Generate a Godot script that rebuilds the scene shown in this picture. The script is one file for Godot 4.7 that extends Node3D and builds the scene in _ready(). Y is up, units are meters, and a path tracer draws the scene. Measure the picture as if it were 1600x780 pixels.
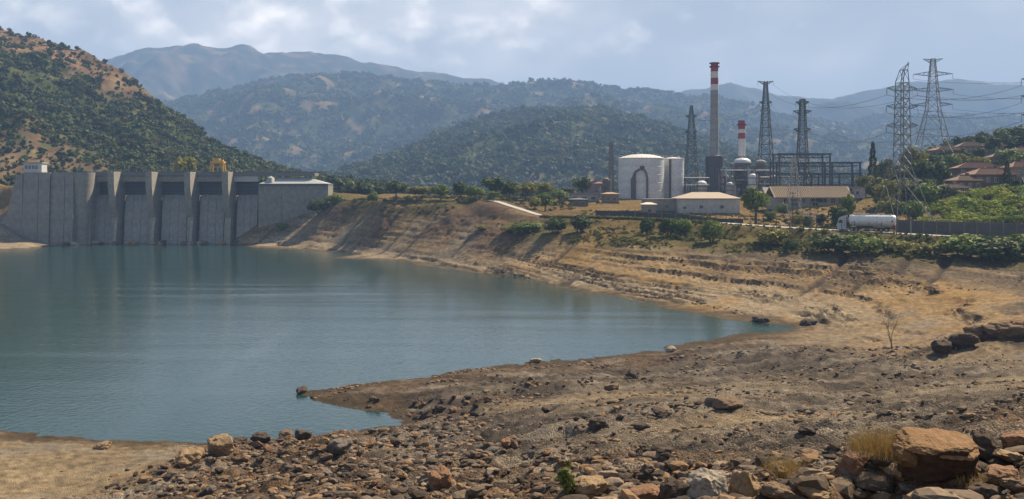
extends Node3D
# A drought-lowered reservoir below a gated dam, a power plant and a village on the shore.
# Units are metres, y is up, the water surface is y = 0 and the eye stands on a rocky slope at y = 24.

const EYE := 24.0
const FOCAL := 1600.0

var rng := RandomNumberGenerator.new()
var used := {}
var mats := {}
var tex := {}

# ---------------------------------------------------------------- noise
func fnoise(seed_: int, wavelength: float, octaves := 4, type := FastNoiseLite.TYPE_SIMPLEX_SMOOTH, fractal := FastNoiseLite.FRACTAL_FBM) -> FastNoiseLite:
	var n := FastNoiseLite.new()
	n.seed = seed_
	n.noise_type = type
	n.frequency = 1.0 / wavelength
	n.fractal_type = fractal if octaves > 1 else FastNoiseLite.FRACTAL_NONE
	n.fractal_octaves = octaves
	return n

func lin(r: float, g: float, b: float) -> Color:
	return Color(r, g, b).linear_to_srgb()

# ---------------------------------------------------------------- mesh builder
class Build:
	var v := PackedVector3Array()
	var n := PackedVector3Array()
	var c := PackedColorArray()
	var tint := Color(1, 1, 1)
	var colored := false

	func tri(a: Vector3, b: Vector3, d: Vector3) -> void:      # a, b, d counter-clockwise seen from outside
		var m := (b - a).cross(d - a)
		if m.length_squared() < 1e-14:
			return
		m = m.normalized()
		v.append(a); v.append(d); v.append(b)
		n.append(m); n.append(m); n.append(m)
		if colored:
			c.append(tint); c.append(tint); c.append(tint)

	func tri_n(a: Vector3, b: Vector3, d: Vector3, na: Vector3, nb: Vector3, nd: Vector3) -> void:
		v.append(a); v.append(d); v.append(b)
		n.append(na); n.append(nd); n.append(nb)
		if colored:
			c.append(tint); c.append(tint); c.append(tint)

	func quad(a: Vector3, b: Vector3, d: Vector3, e: Vector3) -> void:
		tri(a, b, d)
		tri(a, d, e)

	func box(at: Vector3, size: Vector3, basis := Basis()) -> void:
		var h := size / 2.0
		var p := []
		for k in 8:
			p.append(at + basis * Vector3(h.x if k & 1 else -h.x, h.y if k & 2 else -h.y, h.z if k & 4 else -h.z))
		quad(p[4], p[5], p[7], p[6]); quad(p[1], p[0], p[2], p[3])
		quad(p[5], p[1], p[3], p[7]); quad(p[0], p[4], p[6], p[2])
		quad(p[6], p[7], p[3], p[2]); quad(p[0], p[1], p[5], p[4])

	func bar(a: Vector3, b: Vector3, w: float, h := -1.0) -> void:   # a square-edged bar from a to b
		var y := (b - a)
		var l := y.length()
		if l < 1e-5:
			return
		y /= l
		var x := y.cross(Vector3.UP if absf(y.y) < 0.95 else Vector3.RIGHT).normalized()
		box((a + b) / 2.0, Vector3(w, l, h if h > 0.0 else w), Basis(x, y, x.cross(y)))

	func tube(a: Vector3, b: Vector3, ra: float, rb: float, seg := 10, caps := true) -> void:
		var y := (b - a).normalized()
		var x := y.cross(Vector3.UP if absf(y.y) < 0.95 else Vector3.RIGHT).normalized()
		var z := x.cross(y)
		for k in seg:
			var t0 := TAU * k / seg
			var t1 := TAU * (k + 1) / seg
			var d0 := x * cos(t0) + z * sin(t0)
			var d1 := x * cos(t1) + z * sin(t1)
			# z = x cross y, so turning from x to z runs clockwise seen from +y
			tri_n(a + d1 * ra, a + d0 * ra, b + d0 * rb, d1, d0, d0)
			tri_n(a + d1 * ra, b + d0 * rb, b + d1 * rb, d1, d0, d1)
			if caps:
				tri(a, a + d0 * ra, a + d1 * ra)
				tri(b, b + d1 * rb, b + d0 * rb)

	func lathe(axis_at: Vector3, profile: Array, seg := 24, from := 0.0, to := TAU) -> void:   # profile: Vector2(radius, height), upwards
		for i in profile.size() - 1:
			var p: Vector2 = profile[i]
			var q: Vector2 = profile[i + 1]
			var slope := Vector2(q.y - p.y, p.x - q.x).normalized()
			for k in seg:
				var t0 := from + (to - from) * k / seg
				var t1 := from + (to - from) * (k + 1) / seg
				var d0 := Vector3(cos(t0), 0, -sin(t0))
				var d1 := Vector3(cos(t1), 0, -sin(t1))
				var n0 := d0 * slope.x + Vector3.UP * slope.y
				var n1 := d1 * slope.x + Vector3.UP * slope.y
				var a := axis_at + d0 * p.x + Vector3.UP * p.y
				var b := axis_at + d1 * p.x + Vector3.UP * p.y
				var e := axis_at + d1 * q.x + Vector3.UP * q.y
				var f := axis_at + d0 * q.x + Vector3.UP * q.y
				if p.x > 1e-4:
					tri_n(a, b, e, n0, n1, n1)
				if q.x > 1e-4:
					tri_n(a, e, f, n0, n1, n0)

	func prism(outline: Array, z0: float, z1: float) -> void:   # outline of Vector2 (x, y), counter-clockwise seen from +z
		var pts := PackedVector2Array(outline)
		var idx := Geometry2D.triangulate_polygon(pts)
		for i in range(0, idx.size(), 3):
			var a := pts[idx[i]]
			var b := pts[idx[i + 1]]
			var d := pts[idx[i + 2]]
			if (b - a).cross(d - a) < 0.0:
				var s := b
				b = d
				d = s
			tri(Vector3(a.x, a.y, z1), Vector3(b.x, b.y, z1), Vector3(d.x, d.y, z1))
			tri(Vector3(a.x, a.y, z0), Vector3(d.x, d.y, z0), Vector3(b.x, b.y, z0))
		for i in pts.size():
			var p := pts[i]
			var q := pts[(i + 1) % pts.size()]
			quad(Vector3(p.x, p.y, z1), Vector3(p.x, p.y, z0), Vector3(q.x, q.y, z0), Vector3(q.x, q.y, z1))

	func mesh() -> ArrayMesh:
		var arrays := []
		arrays.resize(Mesh.ARRAY_MAX)
		arrays[Mesh.ARRAY_VERTEX] = v
		arrays[Mesh.ARRAY_NORMAL] = n
		if colored:
			arrays[Mesh.ARRAY_COLOR] = c
		var m := ArrayMesh.new()
		m.add_surface_from_arrays(Mesh.PRIMITIVE_TRIANGLES, arrays)
		return m

# ---------------------------------------------------------------- scene helpers
func numbered(called: String, parent: Node) -> String:
	var key := str(parent.get_instance_id()) + called
	var k: int = used.get(key, -1) + 1
	used[key] = k
	return called if k == 0 else "%s_%03d" % [called, k]

func put(called: String, mesh: Mesh, m: Material, parent: Node3D = null) -> MeshInstance3D:
	var p: Node3D = parent if parent else self
	var o := MeshInstance3D.new()
	o.mesh = mesh
	o.material_override = m
	o.name = numbered(called, p)
	p.add_child(o, true)
	return o

func part(called: String, b: Build, m: Material, parent: Node3D = null) -> MeshInstance3D:
	return put(called, b.mesh(), m, parent)

func tag(o: Node3D, label: String, category := "", group := "", kind := "") -> Node3D:
	if label: o.set_meta("label", label)
	if category: o.set_meta("category", category)
	if group: o.set_meta("group", group)
	if kind: o.set_meta("kind", kind)
	return o

func thing(called: String, at: Vector3, label: String, category: String, group := "", turn := 0.0) -> Node3D:
	var o := Node3D.new()
	o.name = numbered(called, self)
	add_child(o, true)
	o.position = at
	o.rotation.y = turn
	tag(o, label, category, group)
	return o

func copy_of(o: Node3D, called: String, at: Vector3, turn: float, size: Vector3, label: String, group := "") -> Node3D:
	var r: Node3D = o.duplicate()
	r.name = numbered(called, self)
	add_child(r, true)
	r.position = at
	r.rotation = Vector3(0, turn, 0)
	r.scale = size
	r.set_meta("label", label)
	if group: r.set_meta("group", group)
	return r

func scatter(called: String, mesh: Mesh, m: Material, places: Array, tints: Array, label: String, category: String) -> void:
	var mm := MultiMesh.new()
	mm.transform_format = MultiMesh.TRANSFORM_3D
	mm.use_colors = true
	mm.mesh = mesh
	mm.instance_count = places.size()
	for i in places.size():
		mm.set_instance_transform(i, places[i])
		mm.set_instance_color(i, tints[i])
	var o := MultiMeshInstance3D.new()
	o.multimesh = mm
	o.material_override = m
	o.name = numbered(called, self)
	add_child(o, true)
	tag(o, label, category, "", "stuff")

func tri_tex(m: StandardMaterial3D, metres: float) -> void:
	m.uv1_triplanar = true
	m.uv1_world_triplanar = true
	m.uv1_scale = Vector3.ONE / metres

# A grey noise picture from lo to hi, repeating without a seam.
func noise_tex(called: String, n: FastNoiseLite, size: int, lo: float, hi: float, power := 1.0) -> ImageTexture:
	if not tex.has(called):
		var im := n.get_seamless_image(size, size)
		var data := im.get_data()
		for i in data.size():
			data[i] = int(255.0 * clampf(lo + (hi - lo) * pow(data[i] / 255.0, power), 0.0, 1.0))
		im = Image.create_from_data(size, size, false, Image.FORMAT_L8, data)
		im.convert(Image.FORMAT_RGB8)
		tex[called] = ImageTexture.create_from_image(im)
	return tex[called]

# A plain surface with noise in its tone: colour in linear light.
func surface(called: String, r: float, g: float, b: float, rough := 0.85, metres := 3.0, kind := "mottle", metal := 0.0) -> StandardMaterial3D:
	if not mats.has(called):
		var m := StandardMaterial3D.new()
		m.resource_name = called
		m.albedo_color = lin(r, g, b)
		m.roughness = rough
		m.metallic = metal
		m.albedo_texture = tex[kind]
		tri_tex(m, metres)
		mats[called] = m
	return mats[called]

func foliage_mat(called: String, share: float) -> StandardMaterial3D:
	if not mats.has(called):
		var m := StandardMaterial3D.new()
		m.resource_name = called
		m.vertex_color_use_as_albedo = true
		m.roughness = 0.75
		m.metallic_specular = 0.25
		m.backlight_enabled = true
		m.backlight = lin(share, share, share)
		mats[called] = m
	return mats[called]

func leaf_mat(called: String, r: float, g: float, b: float) -> StandardMaterial3D:
	if not mats.has(called):
		var m := StandardMaterial3D.new()
		m.resource_name = called
		m.albedo_color = lin(r, g, b)
		m.vertex_color_use_as_albedo = true
		m.roughness = 0.7
		m.metallic_specular = 0.3
		m.backlight_enabled = true
		m.backlight = lin(0.5, 0.5, 0.4)
		mats[called] = m
	return mats[called]

# ---------------------------------------------------------------- where things stand
# A surveyor's reading: bearing across, drop below the horizon, and range along the view axis.
func at(px: float, py: float, d: float) -> Vector3:
	return Vector3((px - 800.0) / FOCAL * d, EYE - (py - 292.0) / FOCAL * d, -d)

func ground_at(px: float, d: float, lift := 0.0) -> Vector3:
	var x := (px - 800.0) / FOCAL * d
	return Vector3(x, ground(x, -d) + lift, -d)

# First place on the ground that is sighted along a bearing and a drop.
func sighted(px: float, py: float, near_ := 10.0, far_ := 470.0) -> Vector3:
	var d := near_
	while d < far_:
		var x := (px - 800.0) / FOCAL * d
		if ground(x, -d) >= EYE - (py - 292.0) / FOCAL * d:
			return Vector3(x, ground(x, -d), -d)
		d += 0.15 + d * 0.002
	var xx := (px - 800.0) / FOCAL * d
	return Vector3(xx, ground(xx, -d), -d)

# ---------------------------------------------------------------- the survey of the ground
# kinds of ground, each with a base colour (linear), a share of bedding ledges and a roughness in metres
enum { TAN, ORANGE, GRAVEL, SAND, DARK, GREEN, DRY, RUBBLE, PALE, BED }
var KIND := [
	[Color(0.44, 0.29, 0.145), 1.0, 0.42], [Color(0.49, 0.30, 0.11), 1.0, 0.42], [Color(0.165, 0.132, 0.102), 0.25, 0.75], [Color(0.40, 0.30, 0.18), 0.0, 0.12],
	[Color(0.13, 0.092, 0.06), 0.8, 0.6], [Color(0.15, 0.13, 0.034), 0.0, 0.4], [Color(0.29, 0.19, 0.065), 0.0, 0.35], [Color(0.20, 0.125, 0.072), 0.45, 0.85],
	[Color(0.47, 0.375, 0.255), 0.65, 0.3], [Color(0.12, 0.1, 0.06), 0.0, 0.2],
]
const CELL := 2.0
const X0 := -800.0
const Z0 := -780.0
const NX := 760
const NZ := 430
var survey_h := PackedFloat32Array()
var survey_r := PackedFloat32Array()
var survey_g := PackedFloat32Array()
var survey_b := PackedFloat32Array()
var survey_s := PackedFloat32Array()
var survey_a := PackedFloat32Array()
var n_big := fnoise(11, 26.0, 4)
var n_mid := fnoise(12, 6.0, 4)
var n_fine := fnoise(13, 1.3, 3)
var n_ridge := fnoise(14, 9.0, 4, FastNoiseLite.TYPE_SIMPLEX_SMOOTH, FastNoiseLite.FRACTAL_RIDGED)
var n_warp := fnoise(15, 14.0, 3)
var n_tone := fnoise(16, 18.0, 5)
var n_streak := fnoise(17, 5.0, 4)
var road := PackedVector3Array()

func marks() -> Array:
	var m := []                                      # [x, z, h, kind]
	# shoreline readings lie on the water plane
	for s in [[-500, 655], [-150, 660], [0, 668], [100, 676], [200, 684], [330, 690], [400, 687], [460, 683], [540, 673], [600, 667], [643, 662], [600, 655], [560, 645], [500, 629], [456, 614], [500, 606], [600, 597], [700, 583], [770, 570], [835, 561], [900, 559], [980, 556], [1040, 548], [1060, 537], [1130, 526], [1200, 520], [1258, 516]]:
		m.append(shore(s[0], s[1], RUBBLE))
	for s in [[1243, 510], [1190, 505], [1120, 497], [1060, 488], [1000, 474], [960, 463], [900, 453], [850, 443], [790, 433], [730, 424], [640, 408], [560, 396], [480, 391], [400, 388], [375, 383]]:
		m.append(shore(s[0], s[1], TAN))
	for s in [[64, 380], [40, 389], [0, 396], [-200, 400]]:
		m.append(shore(s[0], s[1], PALE))
	# the bed below the water
	for s in [[-700, 520], [-300, 520], [0, 560], [300, 600], [150, 645], [400, 650], [480, 655], [0, 640], [600, 560], [760, 535], [1000, 515], [900, 480], [700, 450], [500, 420], [300, 408], [100, 412], [0, 430], [-300, 440], [200, 470], [500, 500], [800, 480], [-300, 600], [-600, 430]]:
		var w := shore(s[0], s[1], BED)
		w[2] = -3.0
		m.append(w)
	for s in [[550, 659], [1100, 511], [1180, 512.5]]:
		var w := shore(s[0], s[1], BED)
		w[2] = -0.9
		m.append(w)
	for s in [[90, 381], [150, 380.5], [200, 380.3], [250, 380.3], [300, 380.3], [345, 381], [120, 384], [220, 384], [320, 384]]:
		var w := shore(s[0], s[1], BED)
		w[2] = -2.6
		m.append(w)
	for w in [[-60, 8, 21.0], [0, 8, 22.4], [40, 8, 22.6], [-140, 0, 12.0], [100, 0, 21.0], [200, 0, 22.0], [-200, 60, 16.0], [0, 70, 27.0], [200, 70, 30.0], [-800, 70, 14.0], [700, 70, 30.0], [-400, -40, 6.0], [-200, -55, 3.5]]:
		m.append([w[0], w[1], w[2], RUBBLE])
	# the near shore: [bearing, drop, range, kind]
	for s in [[1460, 768, 17, RUBBLE], [1600, 752, 20, RUBBLE], [1900, 720, 22, RUBBLE], [1100, 782, 20, RUBBLE], [900, 782, 26, RUBBLE], [700, 795, 32, RUBBLE], [500, 806, 42, RUBBLE], [300, 806, 54, RUBBLE], [172, 788, 68, RUBBLE],
		[1500, 690, 42, GRAVEL], [1600, 665, 44, RUBBLE], [1800, 640, 50, RUBBLE], [1300, 690, 46, GRAVEL], [1100, 692, 52, GRAVEL], [900, 702, 56, GRAVEL], [750, 715, 60, GRAVEL], [600, 730, 62, RUBBLE], [450, 740, 66, RUBBLE], [335, 742, 72, RUBBLE], [232, 768, 72, RUBBLE],
		[100, 785, 74, SAND], [0, 785, 73, SAND], [-300, 790, 72, SAND], [100, 725, 85, SAND], [0, 705, 90, SAND], [-300, 700, 90, SAND], [215, 730, 82, SAND], [270, 708, 88, SAND], [300, 722, 80, RUBBLE],
		[345, 702, 87, RUBBLE], [420, 702, 84, RUBBLE], [520, 696, 84, RUBBLE], [620, 690, 84, GRAVEL], [700, 690, 80, GRAVEL], [700, 655, 97, GRAVEL], [800, 650, 92, GRAVEL], [700, 640, 104, DARK], [645, 641, 109, DARK],
		[475, 610, 118.8, DARK], [512, 607, 118, DARK], [560, 606, 117.5, DARK], [560, 619, 114, DARK], [650, 611, 116, DARK], [700, 610, 112, GRAVEL], [800, 598, 118, GRAVEL], [900, 602, 112, GRAVEL], [1000, 600, 112, GRAVEL], [1100, 578, 125, GRAVEL], [1200, 580, 118, GRAVEL], [1200, 548, 140, GRAVEL], [1130, 548, 142, GRAVEL], [1300, 560, 126, GRAVEL], [1400, 572, 113, GRAVEL], [1500, 580, 100, GRAVEL], [1600, 590, 92, SAND], [1800, 590, 90, SAND],
		[900, 650, 82, GRAVEL], [1050, 650, 80, GRAVEL], [950, 620, 98, SAND], [1200, 640, 78, GRAVEL], [1250, 650, 72, SAND], [1350, 640, 72, GRAVEL], [1500, 640, 62, GRAVEL], [1600, 630, 62, GRAVEL],
		# the tan flats behind the inlet and the outcrop
		[1300, 526, 158, SAND], [1400, 540, 146, TAN], [1500, 548, 128, TAN], [1600, 560, 112, SAND], [1530, 528, 124, DARK], [1600, 522, 122, DARK], [1500, 520, 140, TAN], [1600, 500, 140, TAN], [1290, 500, 180, TAN], [1400, 480, 180, ORANGE], [1500, 480, 170, ORANGE], [1600, 480, 160, TAN], [1400, 450, 205, ORANGE], [1500, 450, 195, ORANGE], [1600, 455, 185, TAN], [1800, 450, 180, TAN],
		# the ledges of the far bank
		[1600, 427, 212, DARK], [1500, 427, 215, TAN], [1400, 422, 225, DARK], [1300, 417, 235, TAN], [1250, 485, 192, TAN], [1250, 450, 212, DARK], [1160, 470, 207, ORANGE], [1150, 440, 228, TAN], [1150, 402, 248, DARK], [1050, 445, 231, ORANGE], [1050, 402, 254, TAN], [980, 442, 236, ORANGE], [960, 412, 255, TAN],
		[1600, 406, 226, GREEN], [1500, 402, 233, GREEN], [1400, 397, 242, GREEN], [1300, 392, 250, GREEN], [1200, 386, 257, GREEN], [1100, 379, 268, GREEN], [1000, 371, 282, GREEN], [930, 366, 290, DRY], [860, 366, 298, GREEN],
		[850, 420, 275, ORANGE], [850, 396, 288, TAN], [770, 416, 297, PALE], [700, 406, 321, PALE], [770, 391, 309, RUBBLE], [770, 361, 324, RUBBLE], [770, 336, 337, RUBBLE], [700, 386, 329, PALE], [700, 361, 341, RUBBLE], [700, 331, 355, RUBBLE], [700, 318, 364, GREEN], [600, 396, 351, PALE], [600, 376, 361, TAN], [600, 351, 373, RUBBLE], [600, 321, 385, RUBBLE], [600, 312, 394, GREEN],
		[520, 385, 388, PALE], [520, 361, 398, TAN], [520, 337, 408, RUBBLE], [520, 316, 418, GREEN], [450, 380, 411, PALE], [450, 362, 421, PALE], [482, 345, 424, PALE], [517, 320, 431, GREEN], [517, 300, 441, GREEN],
		# the terrace with the plant
		[800, 312, 380, GREEN], [700, 308, 430, DRY], [600, 306, 460, DRY], [900, 326, 360, DRY], [900, 312, 420, DRY], [1000, 336, 330, DRY], [1000, 312, 430, DRY], [1150, 336, 335, DRY], [1150, 311, 430, DRY], [1250, 341, 315, ORANGE], [1250, 318, 400, DRY], [1345, 341, 310, ORANGE], [1350, 315, 400, GREEN], [1400, 347, 292, GREEN], [1500, 346, 290, GREEN], [1620, 346, 285, GREEN],
		# the village hill
		[1500, 305, 320, GREEN], [1600, 302, 315, GREEN], [1540, 299, 342, GREEN], [1500, 281, 372, GREEN], [1600, 281, 365, GREEN], [1540, 258, 410, GREEN], [1500, 241, 450, GREEN], [1600, 228, 460, GREEN], [1430, 252, 430, GREEN], [1400, 305, 340, GREEN], [1400, 285, 420, GREEN], [1800, 300, 300, GREEN], [1800, 222, 460, GREEN], [2200, 300, 280, GREEN], [2200, 205, 440, GREEN], [1350, 300, 480, GREEN],
		# the left abutment
		[0, 376, 411, PALE], [30, 371, 416, PALE], [0, 352, 420, PALE], [-60, 345, 424, PALE], [0, 330, 440, DRY], [0, 290, 455, DRY], [20, 288, 447, DRY], [22, 312, 441, DRY], [-40, 276, 452, DRY], [-100, 300, 440, DRY], [-100, 380, 410, PALE], [-300, 380, 400, PALE], [-300, 300, 430, DRY], [-700, 330, 380, DRY], [-1100, 330, 300, DRY],
		[100, 300, 452, DRY], [300, 302, 455, DRY], [450, 300, 455, DRY]]:
		var p := at(s[0], s[1], s[2])
		m.append([p.x, p.z, p.y, s[3]])
	for w in [[-800, -780, 20.0], [-400, -780, 18.0], [0, -780, 18.0], [250, -780, 19.0], [420, -780, 34.0], [720, -780, 38.0], [0, -600, 18.5], [200, -600, 19.0], [-250, -600, 19.0], [720, -300, 40.0], [-800, -300, 22.0], [-620, -200, 14.0], [-520, -120, 8.0], [420, -560, 46.0], [300, -560, 34.0]]:
		m.append([w[0], w[1], w[2], GREEN])
	return m

func shore(px: float, py: float, kind: int) -> Array:
	var d := EYE * FOCAL / (py - 292.0)
	return [(px - 800.0) / FOCAL * d, -d, 0.0, kind]

func survey() -> void:
	var m := marks()
	var flat := PackedVector2Array()
	for p in m:
		flat.append(Vector2(p[0], p[1]))
	var idx := Geometry2D.triangulate_delaunay(flat)
	survey_h.resize(NX * NZ); survey_r.resize(NX * NZ); survey_g.resize(NX * NZ); survey_b.resize(NX * NZ); survey_s.resize(NX * NZ); survey_a.resize(NX * NZ)
	for t in range(0, idx.size(), 3):
		var a := flat[idx[t]]
		var b := flat[idx[t + 1]]
		var c := flat[idx[t + 2]]
		var area := (b - a).cross(c - a)
		if absf(area) < 1e-6:
			continue
		var ma: Array = m[idx[t]]
		var mb: Array = m[idx[t + 1]]
		var mc: Array = m[idx[t + 2]]
		var ka: Array = KIND[ma[3]]
		var kb: Array = KIND[mb[3]]
		var kc: Array = KIND[mc[3]]
		var i0 := maxi(0, int((minf(a.x, minf(b.x, c.x)) - X0) / CELL))
		var i1 := mini(NX - 1, int((maxf(a.x, maxf(b.x, c.x)) - X0) / CELL) + 1)
		var j0 := maxi(0, int((minf(a.y, minf(b.y, c.y)) - Z0) / CELL))
		var j1 := mini(NZ - 1, int((maxf(a.y, maxf(b.y, c.y)) - Z0) / CELL) + 1)
		for j in range(j0, j1 + 1):
			for i in range(i0, i1 + 1):
				var p := Vector2(X0 + i * CELL, Z0 + j * CELL)
				var u := (p - a).cross(c - a) / area
				var w := (b - a).cross(p - a) / area
				if u < -0.001 or w < -0.001 or u + w > 1.001:
					continue
				var q := 1.0 - u - w
				var k := j * NX + i
				survey_h[k] = q * ma[2] + u * mb[2] + w * mc[2]
				var col: Color = ka[0] * q + kb[0] * u + kc[0] * w
				survey_r[k] = col.r
				survey_g[k] = col.g
				survey_b[k] = col.b
				survey_s[k] = q * ka[1] + u * kb[1] + w * kc[1]
				survey_a[k] = q * ka[2] + u * kb[2] + w * kc[2]
	survey_h = blurred(survey_h)

func blurred(a: PackedFloat32Array) -> PackedFloat32Array:
	var o := a.duplicate()
	for j in range(1, NZ - 1):
		for i in range(1, NX - 1):
			var k := j * NX + i
			o[k] = (a[k] * 4.0 + (a[k - 1] + a[k + 1] + a[k - NX] + a[k + NX]) * 2.0 + a[k - NX - 1] + a[k - NX + 1] + a[k + NX - 1] + a[k + NX + 1]) / 16.0
	return o

func sample(a: PackedFloat32Array, x: float, z: float) -> float:
	var fx := clampf((x - X0) / CELL, 0.0, NX - 1.01)
	var fz := clampf((z - Z0) / CELL, 0.0, NZ - 1.01)
	var i := int(fx)
	var j := int(fz)
	fx -= i
	fz -= j
	var k := j * NX + i
	return (a[k] * (1.0 - fx) + a[k + 1] * fx) * (1.0 - fz) + (a[k + NX] * (1.0 - fx) + a[k + NX + 1] * fx) * fz

# distance to the road's middle line and the road's height there
func by_road(x: float, z: float) -> Vector2:
	var best := Vector2(1e9, 0)
	for i in road.size() - 1:
		var a := road[i]
		var b := road[i + 1]
		var ab := Vector2(b.x - a.x, b.z - a.z)
		var t := clampf(Vector2(x - a.x, z - a.z).dot(ab) / ab.length_squared(), 0.0, 1.0)
		var d := Vector2(x - a.x, z - a.z).distance_to(ab * t)
		if d < best.x:
			best = Vector2(d, lerpf(a.y, b.y, t))
	return best

var bed_phase := 0.0      # where ground() last stood within a bed, and how bedded it was
var bed_share := 0.0
var gully := 0.0
var n_grit := fnoise(19, 0.9, 3)
var n_gully := fnoise(18, 26.0, 3, FastNoiseLite.TYPE_SIMPLEX_SMOOTH, FastNoiseLite.FRACTAL_RIDGED)
func ground(x: float, z: float) -> float:
	var h := sample(survey_h, x, z)
	var s := sample(survey_s, x, z)
	var a := sample(survey_a, x, z)
	var low := clampf((h + 0.6) / 2.2, 0.12, 1.0)
	var n := n_big.get_noise_2d(x, z) * 1.1 + n_mid.get_noise_2d(x, z) * 0.6
	var r := n_ridge.get_noise_2d(x * 0.8 + 31.0, z * 0.8)
	h += low * a * (n * 1.1 + maxf(r - 0.35, 0.0) * 0.9 + n_fine.get_noise_2d(x, z) * 0.46)
	bed_share = s * smoothstep(-0.1, 0.6, h)
	gully = 0.0
	if z < -205.0 and x > -140.0 and h > -0.5:
		# gullies run down and to the left across the bank, floored with dark broken stone
		var along := n_gully.get_noise_2d((x * 0.83 + z * 0.55) / 1.0, (x * 0.55 - z * 0.83) * 0.16)
		gully = smoothstep(0.60, 0.84, along) * smoothstep(0.0, 1.0, h) * smoothstep(19.0, 12.0, h) * clampf(s * 2.0 + a, 0.0, 1.0)
		h -= gully * (0.9 if z > -300.0 else 0.4)
	if z < -150.0:
		bed_share *= smoothstep(-0.55, -0.05, n_tone.get_noise_2d(x * 0.45 + 40.0, z * 0.45)) * (1.0 - gully)
	if z < -150.0 and bed_share > 0.05:
		var wob := n_streak.get_noise_2d(x * 0.10, z * 0.10) * 0.6 + n_mid.get_noise_2d(x * 0.5, z * 0.5) * 0.12
		var step := 0.95
		var q := (h + 0.030 * x + 0.010 * z + wob) / step
		q += 0.9 * n_tone.get_noise_1d(q * 14.0)                  # beds are of unequal thickness
		var f := q - floorf(q)
		bed_phase = q
		# and each bed crops out along some stretches only
		bed_share *= clampf(0.80 + 2.1 * n_tone.get_noise_2d(floorf(q) * 61.7, x * 0.22 + z * 0.1), 0.0, 1.25)
		var broken := 0.55 + 0.9 * n_mid.get_noise_2d(x * 0.9 + 70.0, z * 0.9)
		h += (smoothstep(0.80, 0.97, f) - f) * step * clampf(0.5 + broken * 0.8, 0.4, 1.15) * bed_share
		var q2 := q * 3.1 + n_streak.get_noise_2d(x * 0.4, z * 0.4) * 0.8
		h += (smoothstep(0.6, 0.95, q2 - floorf(q2)) - (q2 - floorf(q2))) * 0.36 * bed_share
		h += (absf(n_fine.get_noise_2d(x * 0.55, z * 0.55)) - 0.25) * 0.35 * bed_share
	if z < -215.0 and z > -420.0 and x > -60.0:
		var rd := by_road(x, z)
		if rd.x < 11.0:
			h = lerpf(rd.y, h, smoothstep(4.2, 11.0, rd.x))
	return h

func ground_color(x: float, z: float, h: float) -> Color:
	var wx := x + n_warp.get_noise_2d(x, z) * 7.0 * clampf(-z / 120.0, 0.2, 1.0)
	var wz := z + n_warp.get_noise_2d(x + 200.0, z) * 9.0 * clampf(-z / 120.0, 0.2, 1.0)
	var c := Color(sample(survey_r, wx, wz), sample(survey_g, wx, wz), sample(survey_b, wx, wz))
	var s := sample(survey_s, x, z)
	if z < -150.0 and s > 0.3 and h > 0.1 and bed_share > 0.02:
		# beds differ in colour: rusty, straw, grey shale
		var q := bed_phase
		var t := n_tone.get_noise_2d(floorf(q) * 37.0 + x * 0.05, floorf(q) * 11.0)
		var u := n_streak.get_noise_2d(x * 0.25, q * 6.0)
		c = c.lerp(Color(0.46, 0.27, 0.095), clampf(t * 1.6 + u * 0.5, 0.0, 0.7) * s)
		c = c.lerp(Color(0.15, 0.12, 0.09), clampf(-t * 1.5 - u * 0.7 + 0.05, 0.0, 0.75) * s)
		c = c.lerp(Color(0.47, 0.37, 0.235), clampf(u * 2.0 - 0.05, 0.0, 0.75) * s)
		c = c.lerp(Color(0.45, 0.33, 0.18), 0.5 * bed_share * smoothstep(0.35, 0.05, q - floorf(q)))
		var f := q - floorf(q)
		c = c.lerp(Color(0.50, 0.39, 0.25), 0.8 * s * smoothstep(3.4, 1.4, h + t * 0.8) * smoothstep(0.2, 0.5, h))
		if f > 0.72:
			c = c.lerp(Color(0.10, 0.072, 0.048), 0.75 * bed_share * smoothstep(0.78, 0.86, f))    # the broken edge of a bed is darker
	if gully > 0.0:
		c = c.lerp(Color(0.085, 0.065, 0.047), gully * 0.85)
	var p := n_tone.get_noise_2d(x, z * 1.3)
	var p2 := n_streak.get_noise_2d(x * 0.35 + 90.0, z * 0.9)
	c = c * (1.22 + 0.35 * p + 0.25 * p2 + 0.35 * n_fine.get_noise_2d(x * 1.3, z * 1.3))
	if z > -175.0 and h > 0.2:
		# wind-laid sand and gravel lie in streaks over the near shore
		c = c.lerp(Color(0.42, 0.35, 0.265), clampf(p2 * 2.6 - p * 0.8 - 0.22, 0.0, 0.9) * 0.9)
		c = c.lerp(Color(0.075, 0.062, 0.05), clampf(-p2 * 2.0 + p - 0.28, 0.0, 0.8) * 0.85 * smoothstep(0.36, 0.24, c.r))
		c = c * (1.0 + 0.5 * n_grit.get_noise_2d(x, z * 0.8))
	if c.g > c.r * 0.85:
		c = c.lerp(Color(0.27, 0.185, 0.08), clampf(p * 1.8 + p2 + 0.1, 0.0, 0.85))
	# mud still wet from the water
	var wet := 1.0 - smoothstep(0.05, 0.5, h + p2 * 0.25)
	c = c.lerp(Color(0.13, 0.1, 0.06), wet * 0.8)
	return Color(clampf(c.r, 0.01, 0.7), clampf(c.g, 0.01, 0.7), clampf(c.b, 0.01, 0.7))

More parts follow.
